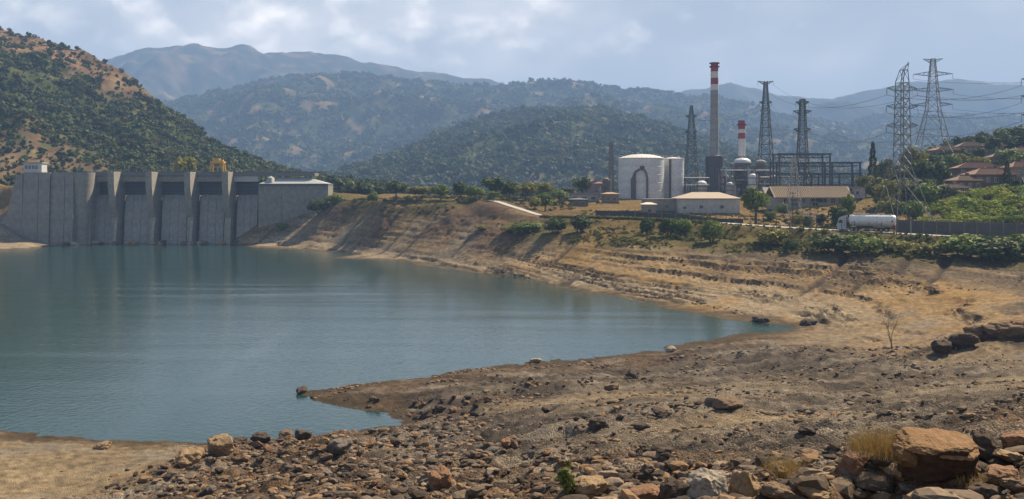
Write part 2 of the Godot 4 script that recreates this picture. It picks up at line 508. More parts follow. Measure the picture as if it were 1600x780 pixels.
func build_ground() -> void:
	var rows := PackedFloat32Array()
	var d := -60.0
	while d < 6.0:
		rows.append(d)
		d += 5.0
	d = 6.0
	while d < 9500.0:
		rows.append(d)
		if d < 130.0:
			d += 0.09 + d * 0.0052
		elif d < 440.0:
			d += 0.78
		elif d < 780.0:
			d += 1.0 + (d - 440.0) * 0.02
		else:
			d *= 1.12
	var cols := 760
	var nr := rows.size()
	var pos := PackedVector3Array()
	pos.resize(nr * (cols + 1))
	var col := PackedColorArray()
	col.resize(pos.size())
	for j in nr:
		var dd := rows[j]
		var half := 46.0 + maxf(dd, 0.0) * 0.60
		for i in cols + 1:
			var u := 2.0 * i / cols - 1.0
			var x := u * half * (1.0 + 0.9 * maxf(absf(u) - 0.8, 0.0) * 5.0 * (1.0 if dd < 780.0 else 6.0))
			var h := 0.0
			if dd < 780.0:
				h = ground(x, -dd)
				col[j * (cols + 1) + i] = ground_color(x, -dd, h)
			else:
				h = lerpf(sample(survey_h, x, -779.0), 17.0, clampf((dd - 780.0) / 400.0, 0.0, 1.0)) + n_big.get_noise_2d(x * 0.05, dd * 0.05) * 6.0
				col[j * (cols + 1) + i] = Color(0.09, 0.085, 0.035)
			pos[j * (cols + 1) + i] = Vector3(x, h, -dd)
	put_grid("ground", pos, col, cols + 1, nr, mats.ground)

# a sheet of quads on a grid whose rows run away from the eye and whose columns run to the right
func put_grid(called: String, pos: PackedVector3Array, col: PackedColorArray, nc: int, nr: int, m: Material) -> MeshInstance3D:
	var nor := PackedVector3Array()
	nor.resize(pos.size())
	for j in nr:
		for i in nc:
			var ax := pos[j * nc + mini(i + 1, nc - 1)] - pos[j * nc + maxi(i - 1, 0)]
			var az := pos[mini(j + 1, nr - 1) * nc + i] - pos[maxi(j - 1, 0) * nc + i]
			nor[j * nc + i] = ax.cross(az).normalized()
	var idx := PackedInt32Array()
	idx.resize((nr - 1) * (nc - 1) * 6)
	var k := 0
	for j in nr - 1:
		for i in nc - 1:
			var a := j * nc + i
			idx[k] = a; idx[k + 1] = a + nc; idx[k + 2] = a + 1
			idx[k + 3] = a + 1; idx[k + 4] = a + nc; idx[k + 5] = a + nc + 1
			k += 6
	var arrays := []
	arrays.resize(Mesh.ARRAY_MAX)
	arrays[Mesh.ARRAY_VERTEX] = pos
	arrays[Mesh.ARRAY_NORMAL] = nor
	arrays[Mesh.ARRAY_COLOR] = col
	arrays[Mesh.ARRAY_INDEX] = idx
	var mesh := ArrayMesh.new()
	mesh.add_surface_from_arrays(Mesh.PRIMITIVE_TRIANGLES, arrays)
	var o := put(called, mesh, m)
	o.set_meta("kind", "structure")
	return o

# ---------------------------------------------------------------- hills
# A hill from its skyline: readings of (bearing, drop, range). The slope falls from the skyline to a foot nearer the eye.
func hill(called: String, label: String, skyline: Array, foot_range: float, foot_h: float, nx: int, nt: int, rough: float, wave: float, ease_: float, color: Callable) -> Dictionary:
	var pts := []
	for s in skyline:
		pts.append(at(s[0], s[1], s[2]))
	var big := fnoise(hash(called) % 1000, wave, 5, FastNoiseLite.TYPE_SIMPLEX_SMOOTH, FastNoiseLite.FRACTAL_RIDGED)
	var small := fnoise(hash(called) % 1000 + 7, wave * 0.22, 4)
	var pos := PackedVector3Array()
	var nr := nt + 8
	pos.resize(nx * nr)
	var col := PackedColorArray()
	col.resize(pos.size())
	var x_lo: float = pts[0].x
	var x_hi: float = pts[-1].x
	for i in nx:
		var x := lerpf(x_lo, x_hi, float(i) / (nx - 1))
		var k := 0
		while k < pts.size() - 2 and pts[k + 1].x < x:
			k += 1
		var f: float = (x - pts[k].x) / maxf(pts[k + 1].x - pts[k].x, 1e-3)
		var top: Vector3 = pts[k].lerp(pts[k + 1], clampf(f, 0, 1))
		for j in nr:
			var t := float(j) / (nt - 1)
			var z := lerpf(-foot_range, top.z, t)
			var h := 0.0
			if t <= 1.0:
				h = lerpf(foot_h, top.y, pow(t, ease_))
				var g := big.get_noise_2d(x, z * 0.7)
				h += (g - 0.25) * rough * sin(PI * minf(t, 1.0)) * clampf((top.y - foot_h) / (rough * 4.0), 0.1, 1.0)
			else:
				h = lerpf(top.y, foot_h, minf((t - 1.0) * 1.7, 1.0) * 0.6)
			h += small.get_noise_2d(x, z) * rough * 0.14 * clampf((top.y - foot_h) / (rough * 2.0), 0.1, 1.0)
			pos[j * nx + i] = Vector3(x, h, z)
			col[j * nx + i] = color.call(x, z, t, big.get_noise_2d(x, z * 0.7), small.get_noise_2d(x * 1.7, z * 1.7))
	var o := put_grid(called, pos, col, nx, nr, mats.hill)
	o.set_meta("label", label)
	return {"pos": pos, "col": col, "nx": nx, "nt": nt}

# trees over a hill where its colour says wood grows
func wooded(called: String, label: String, h: Dictionary, count: int, size: Vector2, keep: Callable) -> void:
	var places := []
	var tints := []
	for v in 3:
		places.append([])
		tints.append([])
	var stand := fnoise(hash(label) % 777, size.y * 11.0, 3)
	for k in count:
		var i := rng.randi_range(0, h.nx - 2)
		var j := rng.randi_range(0, h.nt - 1)
		var fx := rng.randf()
		var fz := rng.randf()
		var a: Vector3 = h.pos[j * h.nx + i]
		var b: Vector3 = h.pos[j * h.nx + i + 1]
		var c: Vector3 = h.pos[(j + 1) * h.nx + i]
		var p := a + (b - a) * fx + (c - a) * fz
		var col: Color = h.col[j * h.nx + i]
		if not keep.call(p, float(j) / (h.nt - 1), col):
			continue
		var cl := stand.get_noise_2d(p.x, p.z)
		if cl < -0.22 and rng.randf() < 0.65:
			continue
		var s := lerpf(size.x * 0.7, size.y * 1.3, pow(rng.randf(), 2.2)) * (0.75 + 0.5 * rng.randf() * rng.randf() + 0.55 * cl)
		var v := rng.randi_range(0, 2)
		places[v].append(Transform3D(Basis(Vector3.UP, rng.randf() * TAU).scaled(Vector3(s, s * rng.randf_range(0.8, 1.15), s)), p + Vector3.UP * s * 0.55))
		var w := rng.randf()
		var g := Color(0.058, 0.088, 0.03).lerp(Color(0.125, 0.14, 0.042), w * w)
		g = g * (1.0 - 0.45 * clampf(cl * 2.0, -0.5, 1.0))
		if rng.randf() < 0.10 - cl * 0.5:
			g = g.lerp(Color(0.15, 0.11, 0.045), 0.75)
		tints[v].append(g)
	for v in 3:
		if places[v].size():
			scatter(called, far_crowns[v], mats.far_leaf, places[v], tints[v], label, "woodland")

var far_crowns := []

# a crown as leaf-sprays: small faces spread through a set of clumps
func crown_mesh(seed_: int, clumps: int, sprays: int, spray: float, squash := 0.8, tone := 0.25) -> ArrayMesh:
	var r := RandomNumberGenerator.new()
	r.seed = seed_
	var b := Build.new()
	b.colored = true
	for c in clumps:
		var dir := Vector3(r.randfn(), r.randfn() * 0.8 + 0.15, r.randfn()).normalized()
		var centre := dir * r.randf_range(0.25, 0.62) if clumps > 1 else Vector3.ZERO
		centre.y *= squash
		var rad := r.randf_range(0.34, 0.55) if clumps > 1 else 0.9
		var t := r.randf_range(1.0 - tone, 1.0 + tone)
		for k in sprays:
			var o := Vector3(r.randfn(), r.randfn(), r.randfn()).normalized() * rad * pow(r.randf(), 0.4)
			o.y *= squash
			var p := centre + o
			var nn := (o.normalized() + Vector3(r.randfn(), r.randfn() + 0.5, r.randfn()) * 0.55).normalized()
			var u := nn.cross(Vector3(r.randfn(), r.randfn(), r.randfn())).normalized()
			var w := nn.cross(u)
			var s := spray * r.randf_range(0.6, 1.4)
			var q := t * r.randf_range(0.8, 1.2)
			b.tint = Color(q, q, q * 0.95)
			var e := s * r.randf_range(0.5, 0.9)
			b.quad(p - u * s - w * e * 0.3, p - w * e + u * s * 0.2, p + u * s + w * e * 0.2, p + w * e - u * s * 0.3)
	return b.mesh()

# ---------------------------------------------------------------- sky
func sky_image() -> Image:
	var w := 4096
	var h := 2048
	var billow := fnoise(5, 46.0, 6)
	var streak := fnoise(6, 160.0, 4)
	billow.domain_warp_enabled = true
	billow.domain_warp_amplitude = 12.0
	billow.domain_warp_frequency = 0.03
	var a := billow.get_seamless_image(w, 600).get_data()
	var s := streak.get_seamless_image(w, 600).get_data()
	var px := PackedByteArray()
	px.resize(w * h * 4)
	# banks of fair-weather cloud: azimuth and height in degrees, reach, weight
	var banks := [[-22.6, 8.9, 3.4, 1.1, 0.55], [-6.2, 9.5, 2.0, 1.1, 0.6], [-3.8, 8.2, 3.4, 0.9, 0.7], [0.6, 8.5, 3.4, 1.1, 0.7], [7.0, 10.2, 5.0, 0.8, 0.7], [8.0, 6.8, 6.0, 1.8, 0.62], [15.0, 7.2, 9.0, 2.2, 0.66], [22.0, 8.8, 8.0, 1.6, 0.62], [13.0, 4.6, 9.0, 1.2, 0.45], [-9.5, 10.0, 1.4, 0.6, 0.4], [-8.0, 7.0, 2.2, 0.8, 0.4], [60, 8, 20, 3, 0.55], [100, 12, 22, 5, 0.55], [-60, 9, 18, 3, 0.5], [-110, 12, 20, 5, 0.5], [170, 9, 30, 4, 0.55], [40, 20, 22, 6, 0.5], [-40, 24, 22, 6, 0.45], [0, 28, 18, 5, 0.4], [130, 26, 30, 7, 0.5], [-140, 28, 30, 7, 0.5]]
	for y in 600:
		var up := (0.5 - (h / 2 - 600 + y + 0.5) / h) * 180.0       # from about 53 degrees down to the horizon
		var near_ := []
		for bk in banks:
			if absf(up - bk[1]) < bk[3] * 3.0:
				near_.append(bk)
		for x in w:
			var az := (x + 0.5) / w * 360.0 - 180.0                  # the middle of the picture looks along -z
			var m := 0.0
			for bk in near_:
				var dx: float = wrapf(az - bk[0], -180.0, 180.0) / bk[2]
				var dy: float = (up - bk[1]) / bk[3]
				if absf(dx) < 3.0:
					m += bk[4] * exp(-dx * dx - dy * dy)
			# billows are flattened towards the horizon
			var k := (int(y * 1.7) % 600) * w + x
			var n := a[k] / 255.0
			var q := s[k] / 255.0
			var dens := smoothstep(0.585, 1.05, n * 0.55 + m * 0.78 + q * 0.06)
			var veil := smoothstep(0.35, 0.95, q * 0.7 + m * 0.7) * 0.34
			var o := ((h / 2 - 600 + y) * w + x) * 4
			px[o] = 255
			px[o + 1] = 236
			px[o + 2] = 214
			px[o + 3] = int(255.0 * clampf(dens * 0.8 + veil, 0.0, 1.0) * smoothstep(53.0, 40.0, up) * smoothstep(-0.5, 2.5, up))
	return Image.create_from_data(w, h, false, Image.FORMAT_RGBA8, px)

func _ready() -> void:
	rng.seed = 20240611
	# ---- camera, sky, sun, air
	var cam := Camera3D.new()
	cam.name = "camera"
	cam.projection = Camera3D.PROJECTION_FRUSTUM
	cam.near = 0.5
	cam.far = 30000.0
	cam.size = 2.0 * cam.near * 390.0 / FOCAL
	cam.frustum_offset = Vector2(0, -cam.near * 98.0 / FOCAL)
	cam.position = Vector3(0, EYE, 0)
	add_child(cam)
	cam.current = true
	var env := Environment.new()
	env.background_mode = Environment.BG_SKY
	env.tonemap_mode = Environment.TONE_MAPPER_LINEAR
	env.tonemap_exposure = 2.12
	var sm := ProceduralSkyMaterial.new()
	sm.sky_top_color = lin(0.08, 0.12, 0.19)
	sm.sky_horizon_color = lin(0.64, 0.65, 0.655)
	sm.sky_curve = 0.12
	sm.ground_bottom_color = lin(0.12, 0.10, 0.08)
	sm.ground_horizon_color = lin(0.5, 0.5, 0.5)
	sm.sun_angle_max = 1.0
	sm.sky_cover = ImageTexture.create_from_image(sky_image())
	sm.sky_cover_modulate = Color(0.85, 0.85, 0.85, 1.0)
	var sky := Sky.new()
	sky.sky_material = sm
	env.sky = sky
	env.fog_enabled = true
	env.fog_mode = Environment.FOG_MODE_EXPONENTIAL
	env.fog_light_color = lin(0.34, 0.55, 0.95)
	env.fog_density = 0.00023
	env.sdfgi_enabled = true
	env.ssao_enabled = true
	env.ssil_enabled = true
	var we := WorldEnvironment.new()
	we.name = "environment"
	we.environment = env
	add_child(we)
	var sun := DirectionalLight3D.new()
	sun.name = "sun"
	sun.light_color = Color(1.0, 0.93, 0.82)
	sun.light_energy = 1.6
	sun.light_angular_distance = 0.5
	sun.shadow_enabled = true
	sun.sky_mode = DirectionalLight3D.SKY_MODE_LIGHT_ONLY
	var to_sun := Vector3(sin(deg_to_rad(47.0)) * cos(deg_to_rad(48.0)), sin(deg_to_rad(48.0)), -cos(deg_to_rad(47.0)) * cos(deg_to_rad(48.0)))
	add_child(sun)
	sun.look_at_from_position(to_sun * 100.0, Vector3.ZERO)

	materials()
	# ---- the ground, the water and the hills
	for p in [[1900, 398, 222], [1700, 382, 243], [1600, 376, 252], [1500, 370.5, 258.5], [1355, 363, 268], [1250, 357.5, 276.5], [1140, 350, 288], [1040, 344, 303], [940, 340.5, 318], [870, 340, 330], [840, 336, 335], [812, 327, 341], [780, 317.5, 350], [768, 313.5, 360]]:
		road.append(at(p[0], p[1], p[2]))
	survey()
	build_ground()
	build_water()
	build_hills()
	build_road()
	build_dam()
	build_plant()
	build_substation()
	build_pylons()
	build_village()
	build_truck()
	build_roadside()
	build_trees()
	build_rocks()
	build_small_plants()

func materials() -> void:
	noise_tex("mottle", fnoise(1, 60.0, 5), 512, 0.75, 1.15)
	noise_tex("speck", fnoise(2, 14.0, 3, FastNoiseLite.TYPE_CELLULAR), 512, 0.35, 1.3)
	noise_tex("gravel", fnoise(3, 22.0, 4, FastNoiseLite.TYPE_CELLULAR), 1024, 0.22, 1.25)
	noise_tex("relief", fnoise(4, 40.0, 6), 1024, 0.0, 1.0)
	noise_tex("fine", fnoise(8, 10.0, 3), 512, 0.6, 1.2)
	# run-off stains hang below faint pour lines
	var st := fnoise(9, 90.0, 4).get_seamless_image(512, 512)
	var cl := fnoise(10, 130.0, 4).get_seamless_image(512, 512)
	var tall := Image.create_empty(512, 512, false, Image.FORMAT_RGB8)
	for y in 512:
		for x in 512:
			var v := 0.76 + 0.13 * st.get_pixel((x * 6) % 512, int(y * 0.5) % 256).r + 0.18 * (cl.get_pixel(x, y).r - 0.3)
			v *= 0.80 if y % 64 < 2 else 1.0
			tall.set_pixel(x, y, Color(clampf(v, 0, 1), clampf(v, 0, 1), clampf(v * 0.995, 0, 1)))
	tex["stain"] = ImageTexture.create_from_image(tall)
	var g := StandardMaterial3D.new()
	g.resource_name = "earth"
	g.vertex_color_use_as_albedo = true
	g.roughness = 0.95
	g.metallic_specular = 0.2
	g.albedo_texture = tex.gravel
	tri_tex(g, 4.3)
	g.heightmap_enabled = true
	g.heightmap_texture = tex.relief
	g.heightmap_scale = 13.0
	g.detail_enabled = true
	g.detail_blend_mode = BaseMaterial3D.BLEND_MODE_MUL
	g.detail_uv_layer = BaseMaterial3D.DETAIL_UV_2
	g.detail_albedo = tex.mottle
	g.uv2_triplanar = true
	g.uv2_world_triplanar = true
	g.uv2_scale = Vector3.ONE / 17.0
	mats["ground"] = g
	var hm := StandardMaterial3D.new()
	hm.resource_name = "hillside"
	hm.vertex_color_use_as_albedo = true
	hm.roughness = 1.0
	hm.metallic_specular = 0.1
	hm.albedo_texture = tex.mottle
	tri_tex(hm, 150.0)
	mats["hill"] = hm
	var w := StandardMaterial3D.new()
	w.resource_name = "lake_water"
	w.albedo_color = lin(0.014, 0.038, 0.034)
	w.roughness = 0.12
	w.metallic_specular = 0.38
	var waves := fnoise(21, 30.0, 5)
	var wi := waves.get_seamless_image(2048, 2048)
	wi.convert(Image.FORMAT_RGBA8)
	wi.bump_map_to_normal_map(6.0)
	w.normal_enabled = true
	w.normal_texture = ImageTexture.create_from_image(wi)
	w.normal_scale = 0.11
	tri_tex(w, 83.0)
	mats["water"] = w
	foliage_mat("far_leaf", 0.35)
	for v in 3:
		far_crowns.append(crown_mesh(100 + v, 4, 14, 0.30, 0.85, 0.3))

func build_water() -> void:
	# long low swells lie across the lake; ripples come from the material
	var swell := fnoise(31, 17.0, 3)
	var gust := fnoise(32, 60.0, 3)
	var pos := PackedVector3Array()
	var col := PackedColorArray()
	var nc := 260
	var nr := 420
	for j in nr:
		var z := lerpf(-44.0, -438.0, float(j) / (nr - 1))
		for i in nc:
			var u := float(i) / (nc - 1)
			var x := 330.0 - 800.0 * u if u <= 0.8 else -310.0 - 1090.0 * (u - 0.8) / 0.2
			var g := 0.35 + maxf(gust.get_noise_2d(x * 0.35, z) + 0.25, 0.0) * 1.3
			pos.append(Vector3(x, swell.get_noise_2d(x * 0.16, z) * 0.07 * g, z))
			col.append(Color(1, 1, 1))
	# columns must run to the right
	for j in nr:
		for i in nc / 2:
			var t := pos[j * nc + i]
			pos[j * nc + i] = pos[j * nc + nc - 1 - i]
			pos[j * nc + nc - 1 - i] = t
	var o := put_grid("water", pos, col, nc, nr, mats.water)
	tag(o, "calm teal water of the half-empty reservoir", "", "", "structure")

func build_hills() -> void:
	var left := hill("hill", "steep wooded hill with a bare brown crest above the dam's near end",
		[[-420, -10, 880], [-200, 15, 860], [0, 46, 830], [60, 60, 815], [130, 80, 800], [200, 118, 780], [240, 152, 765], [290, 190, 745], [330, 220, 725], [380, 243, 700], [430, 262, 680], [480, 276, 660], [560, 288, 640], [640, 300, 620]], 462.0, 22.0, 260, 110, 18.0, 130.0, 0.85,
		func(x: float, z: float, t: float, g: float, s: float) -> Color:
			var wood := Color(0.055, 0.065, 0.024)
			var bare := Color(0.135, 0.088, 0.052)
			var k := smoothstep(0.80, 0.86, t + s * 0.10) * smoothstep(-225.0, -300.0, x + s * 20.0)
			k = maxf(k, smoothstep(0.42, 0.22, t + s * 0.3) * 0.9)
			k = maxf(k, smoothstep(0.50, 0.72, s + 0.1) * 0.5)
			return wood.lerp(bare, k) * (1.0 + 0.9 * s + 0.5 * g * k))
	wooded("hillside_woodland", "dense dark woodland covering the steep hill behind the dam", left, 46000, Vector2(1.1, 2.6), func(_p, t, c): return c.r < 0.095 or (rng.randf() < 0.20))
	var knoll := hill("hill", "low wooded flat-topped hill behind the power plant",
		[[420, 300, 1625], [520, 288, 1690], [590, 258, 1755], [660, 226, 1820], [720, 200, 1859], [780, 180, 1885], [830, 171, 1898], [880, 172, 1911], [940, 170, 1924], [960, 178, 1924], [1000, 192, 1924], [1060, 215, 1924], [1120, 240, 1898], [1200, 262, 1872], [1300, 285, 1846], [1420, 300, 1820]], 1080.0, 17.0, 260, 90, 44.0, 280.0, 0.8,
		func(x: float, z: float, t: float, g: float, s: float) -> Color:
			var k := smoothstep(0.38, 0.7, s * 1.2 + g * 0.2) * 0.6 + smoothstep(0.2, 0.05, t) * 0.4
			return Color(0.05, 0.062, 0.024).lerp(Color(0.13, 0.105, 0.055), clampf(k, 0, 0.9)) * (1.0 + 0.4 * s))
	wooded("hillside_woodland", "woodland covering the flat-topped hill behind the plant", knoll, 46000, Vector2(2.7, 5.6), func(_p, t, c): return c.r < 0.11)
	var ridge := hill("hill", "long hazy ridge with reddish clearings behind the flat-topped hill",
		[[-100, 320, 2990], [150, 230, 3055], [280, 160, 3120], [340, 148, 3146], [400, 134, 3172], [470, 118, 3198], [540, 115, 3224], [590, 122, 3250], [640, 124, 3276], [700, 133, 3302], [770, 137, 3328], [820, 131, 3380], [890, 127, 3406], [940, 137, 3432], [1010, 142, 3458], [1060, 148, 3484], [1110, 152, 3510], [1200, 178, 3510], [1300, 196, 3510], [1400, 180, 3575], [1500, 184, 3640], [1620, 186, 3705], [1800, 190, 3705], [2100, 240, 3640]], 1900.0, 17.0, 380, 120, 115.0, 760.0, 0.95,
		func(x: float, z: float, t: float, g: float, s: float) -> Color:
			var k := smoothstep(0.30, 0.62, s * 1.1 + g * 0.25)
			return Color(0.052, 0.062, 0.028).lerp(Color(0.19, 0.13, 0.078), clampf(k, 0, 0.9)) * (1.0 + 0.35 * s))
	wooded("hillside_woodland", "patchy woodland on the long hazy ridge", ridge, 66000, Vector2(5.0, 9.0), func(_p, t, c): return c.r < 0.12)
	hill("mountain", "pale blue mountain rising highest above the wooded hill by the dam",
		[[-500, 150, 4600], [-100, 140, 4600], [100, 110, 4600], [180, 92, 4600], [230, 72, 4600], [300, 71, 4634], [390, 73, 4669], [410, 84, 4669], [440, 78, 4669], [480, 84, 4703], [530, 83, 4703], [570, 97, 4738], [640, 106, 4772], [700, 120, 4807], [780, 128, 4807], [860, 150, 4807], [1000, 200, 4807], [1200, 260, 4807]], 3500.0, 17.0, 240, 70, 180.0, 950.0, 0.9,
		func(x: float, z: float, t: float, g: float, s: float) -> Color:
			return Color(0.06, 0.062, 0.035).lerp(Color(0.22, 0.15, 0.09), smoothstep(0.1, 0.5, s + g * 0.3) * 0.8))
	hill("mountain", "faint blue peak showing just past the tall chimney",
		[[900, 200, 5000], [1040, 150, 5000], [1100, 138, 5000], [1140, 129, 5000], [1180, 140, 5000], [1240, 152, 5000], [1300, 156, 5000], [1360, 200, 5000], [1460, 260, 5000]], 4200.0, 17.0, 110, 30, 110.0, 900.0, 0.9,
		func(x: float, z: float, t: float, g: float, s: float) -> Color: return Color(0.08, 0.08, 0.05))
	hill("mountain", "wooded spur of middle distance between the pylons",
		[[1150, 230, 4140], [1230, 180, 4140], [1290, 162, 4140], [1330, 159, 4140], [1370, 166, 4140], [1420, 178, 4140], [1500, 200, 4140], [1600, 230, 4140]], 3700.0, 17.0, 110, 40, 120.0, 900.0, 0.9,
		func(x: float, z: float, t: float, g: float, s: float) -> Color: return Color(0.06, 0.065, 0.035) * (1.0 + s * 0.5))
	hill("mountain", "faint blue range behind the two tall pylons",
		[[1200, 190, 5200], [1310, 152, 5200], [1360, 140, 5200], [1420, 128, 5200], [1500, 124, 5200], [1560, 130, 5200], [1640, 140, 5200], [1800, 150, 5200], [2000, 240, 5200]], 4500.0, 17.0, 110, 30, 120.0, 1000.0, 0.9,
		func(x: float, z: float, t: float, g: float, s: float) -> Color: return Color(0.08, 0.08, 0.05))
	hill("mountain", "blue foothill at the edge beyond the village",
		[[1460, 230, 4000], [1530, 182, 5200], [1570, 162, 5200], [1620, 146, 5200], [1700, 130, 5200], [1850, 140, 5200], [2100, 230, 5200]], 3600.0, 17.0, 110, 30, 130.0, 1000.0, 0.9,
		func(x: float, z: float, t: float, g: float, s: float) -> Color: return Color(0.065, 0.068, 0.04))

# ---------------------------------------------------------------- the road and what lines it
func road_at(px: float, side: float) -> Vector3:      # a point beside the road, side metres away from the eye
	for i in road.size() - 1:
		var a := road[i]
		var b := road[i + 1]
		var pa := 800.0 + FOCAL * a.x / -a.z
		var pb := 800.0 + FOCAL * b.x / -b.z
		if px <= pa and px >= pb:
			var f := (px - pa) / (pb - pa)
			var p := a.lerp(b, f)
			var dir := (b - a).normalized()
			var out := Vector3(dir.z, 0, -dir.x).normalized()
			if out.z > 0.0:
				out = -out
			p += out * side
			p.y = ground(p.x, p.z)
			return p
	return ground_at(px, 260.0)

func road_turn(px: float) -> float:
	var a := road_at(px + 12.0, 0)
	var b := road_at(px - 12.0, 0)
	return atan2(-(a.z - b.z), a.x - b.x)

func build_road() -> void:
	var b := Build.new()
	var last: Array = []
	var steps := 150
	var pts := []
	for i in road.size() - 1:
		var n := maxi(2, int(road[i].distance_to(road[i + 1]) / 4.0))
		for k in n:
			pts.append(road[i].lerp(road[i + 1], float(k) / n))
	pts.append(road[-1])
	# rounded where the readings bend
	for _s in 3:
		for i in range(1, pts.size() - 1):
			pts[i] = (pts[i - 1] + pts[i] * 2.0 + pts[i + 1]) / 4.0
	for i in pts.size():
		var dir: Vector3 = (pts[mini(i + 1, pts.size() - 1)] - pts[maxi(i - 1, 0)]).normalized()
		var out := Vector3(-dir.z, 0, dir.x).normalized()
		var rim := []
		for e in [-2.7, -2.5, 2.5, 2.7]:
			var q: Vector3 = pts[i] + out * e * lerpf(0.55, 1.0, smoothstep(5.0, 45.0, pts[i].x))
			q.y = ground(q.x, q.z) + (0.16 if absf(e) < 2.6 else -0.2)
			rim.append(q)
		if last.size():
			for e in 3:
				var n: Vector3 = (last[e + 1] - last[e]).cross(rim[e] - last[e])
				if n.y > 0.0:
					b.quad(last[e], last[e + 1], rim[e + 1], rim[e])
				else:
					b.quad(last[e], rim[e], rim[e + 1], last[e + 1])
		last = rim
	var o := part("road", b, surface("pale concrete", 0.40, 0.365, 0.31, 0.9, 5.0))
	tag(o, "pale concrete road along the top of the bank", "", "", "structure")

# ---------------------------------------------------------------- the dam
func build_dam() -> void:
	var s := 436.0 / FOCAL
	var conc := surface("dam concrete", 0.265, 0.255, 0.23, 0.9, 14.0, "stain")
	var conc2 := surface("dam pier concrete", 0.33, 0.30, 0.25, 0.9, 9.0, "stain")
	var conc3 := surface("dam spillway concrete", 0.33, 0.325, 0.305, 0.88, 11.0, "stain")
	var steel := surface("gate steel", 0.035, 0.045, 0.055, 0.6, 4.0)
	var pale := surface("pale roof sheet", 0.42, 0.43, 0.43, 0.5, 6.0)
	var dam := thing("dam", Vector3(0, 0, -436), "grey concrete gated dam with piers and a long crest across the reservoir", "dam")
	var X := func(px: float) -> float: return (px - 800.0) * s
	var Y := func(py: float) -> float: return EYE - (py - 292.0) * s
	# left block, poured as separate monoliths
	var cuts := [6.0, 38.0, 62.0, 80.0, 84.5, 103.0, 117.0]
	for i in cuts.size() - 1:
		var b := Build.new()
		var x0: float = X.call(cuts[i]) * 0.975 + 0.10
		var x1: float = X.call(cuts[i + 1]) * 0.975 - 0.10
		var back := 0.0 if i != 3 else -0.7
		var top := 30.0
		if i == 0:
			# the wing wall steps down along the hillside
			b.prism([Vector2(x1 - 1.2, -3), Vector2(x1, -3), Vector2(x1, 29), Vector2(x1 - 2.5, 29), Vector2(x0 + 2.0, 13), Vector2(x0 - 2.0, 7), Vector2(x0 - 2.0, -3)], -8.0, 12.6)
			part("wing_wall", b, conc, dam)
			continue
		b.quad(Vector3(x0, -3, 13.6 + back), Vector3(x1, -3, 13.6 + back), Vector3(x1, top, 12.0 + back), Vector3(x0, top, 12.0 + back))
		b.quad(Vector3(x0, -3, -14), Vector3(x0, -3, 13.6 + back), Vector3(x0, top, 12.0 + back), Vector3(x0, top, -14))
		b.quad(Vector3(x1, -3, 13.6 + back), Vector3(x1, -3, -14), Vector3(x1, top, -14), Vector3(x1, top, 12.0 + back))
		b.quad(Vector3(x0, top, 12.0 + back), Vector3(x1, top, 12.0 + back), Vector3(x1, top, -14), Vector3(x0, top, -14))
		part("monolith", b, conc, dam)
	var nose := Build.new()
	nose.lathe(Vector3(X.call(117.0) * 0.975, 0, 6.0), [Vector2(3.4, -3), Vector2(3.6, 6.0), Vector2(6.0, 30.0), Vector2(0.0, 30.0)], 28, -PI * 0.5, PI * 0.5)
	nose.box(Vector3(X.call(117.0) * 0.975 + 2.2, 13.4, -4), Vector3(4.4, 33, 20))
	part("rounded_end", nose, conc2, dam)
	# bays between piers
	var piers := [143.0, 185.0, 243.0, 302.0, 360.0]
	var edges := [138.0, 185.0, 243.0, 302.0, 360.0, 408.0]
	for i in 5:
		var x0: float = X.call(edges[i]) + (0.0 if i == 0 else 1.3)
		var x1: float = X.call(edges[i + 1]) - 1.3
		var f0 := x0 + 1.5
		var f1 := x1 - (1.3 if i != 4 else 0.2)
		var b := Build.new()
		# the spillway face swells outward towards its foot
		var prof := [Vector2(-5.0, 20.5), Vector2(-3.4, 20.7), Vector2(-2.0, 20.1), Vector2(-0.9, 18.6), Vector2(0.2, 14.0), Vector2(1.0, 8.0), Vector2(1.6, 2.0), Vector2(2.0, -3.0)]
		for k in prof.size() - 1:
			var p: Vector2 = prof[k]
			var q: Vector2 = prof[k + 1]
			var parts_ := 3
			for e in parts_:
				var a := lerpf(f0, f1, float(e) / parts_) + 0.06
				var c := lerpf(f0, f1, float(e + 1) / parts_) - 0.06
				b.quad(Vector3(a, q.y, q.x), Vector3(c, q.y, q.x), Vector3(c, p.y, p.x), Vector3(a, p.y, p.x))
		for e in prof.size() - 1:
			var p: Vector2 = prof[e]
			var q: Vector2 = prof[e + 1]
			b.quad(Vector3(f0, q.y, -5), Vector3(f0, q.y, q.x), Vector3(f0, p.y, p.x), Vector3(f0, p.y, -5))
			b.quad(Vector3(f1, q.y, q.x), Vector3(f1, q.y, -5), Vector3(f1, p.y, -5), Vector3(f1, p.y, p.x))
		var sl := Build.new()
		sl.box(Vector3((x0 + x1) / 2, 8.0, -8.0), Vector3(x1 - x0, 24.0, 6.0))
		part("gate_slot", sl, surface("slot painted shade", 0.05, 0.052, 0.055, 0.9, 6.0), dam)  # recess backing coloured near black, its shade put into the colour
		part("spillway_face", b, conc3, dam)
		var g := Build.new()
		g.box(Vector3((x0 + x1) / 2, 23.4, -4.6), Vector3(x1 - x0, 6.2, 0.4))
		var gate := part("gate", g, steel, dam)
		for k in 3:
			var r := Build.new()
			r.box(Vector3((x0 + x1) / 2, 21.4 + k * 1.7, -4.15), Vector3(x1 - x0 - 0.2, 0.35, 0.5))
			part("rib", r, surface("gate rib steel", 0.06, 0.075, 0.09, 0.6, 4.0), gate)
		var bm := Build.new()
		bm.box(Vector3((x0 + x1) / 2, 27.4, -1.0), Vector3(x1 - x0, 2.4, 1.4))
		part("bridge_beam", bm, conc2 if i < 4 else pale, dam)
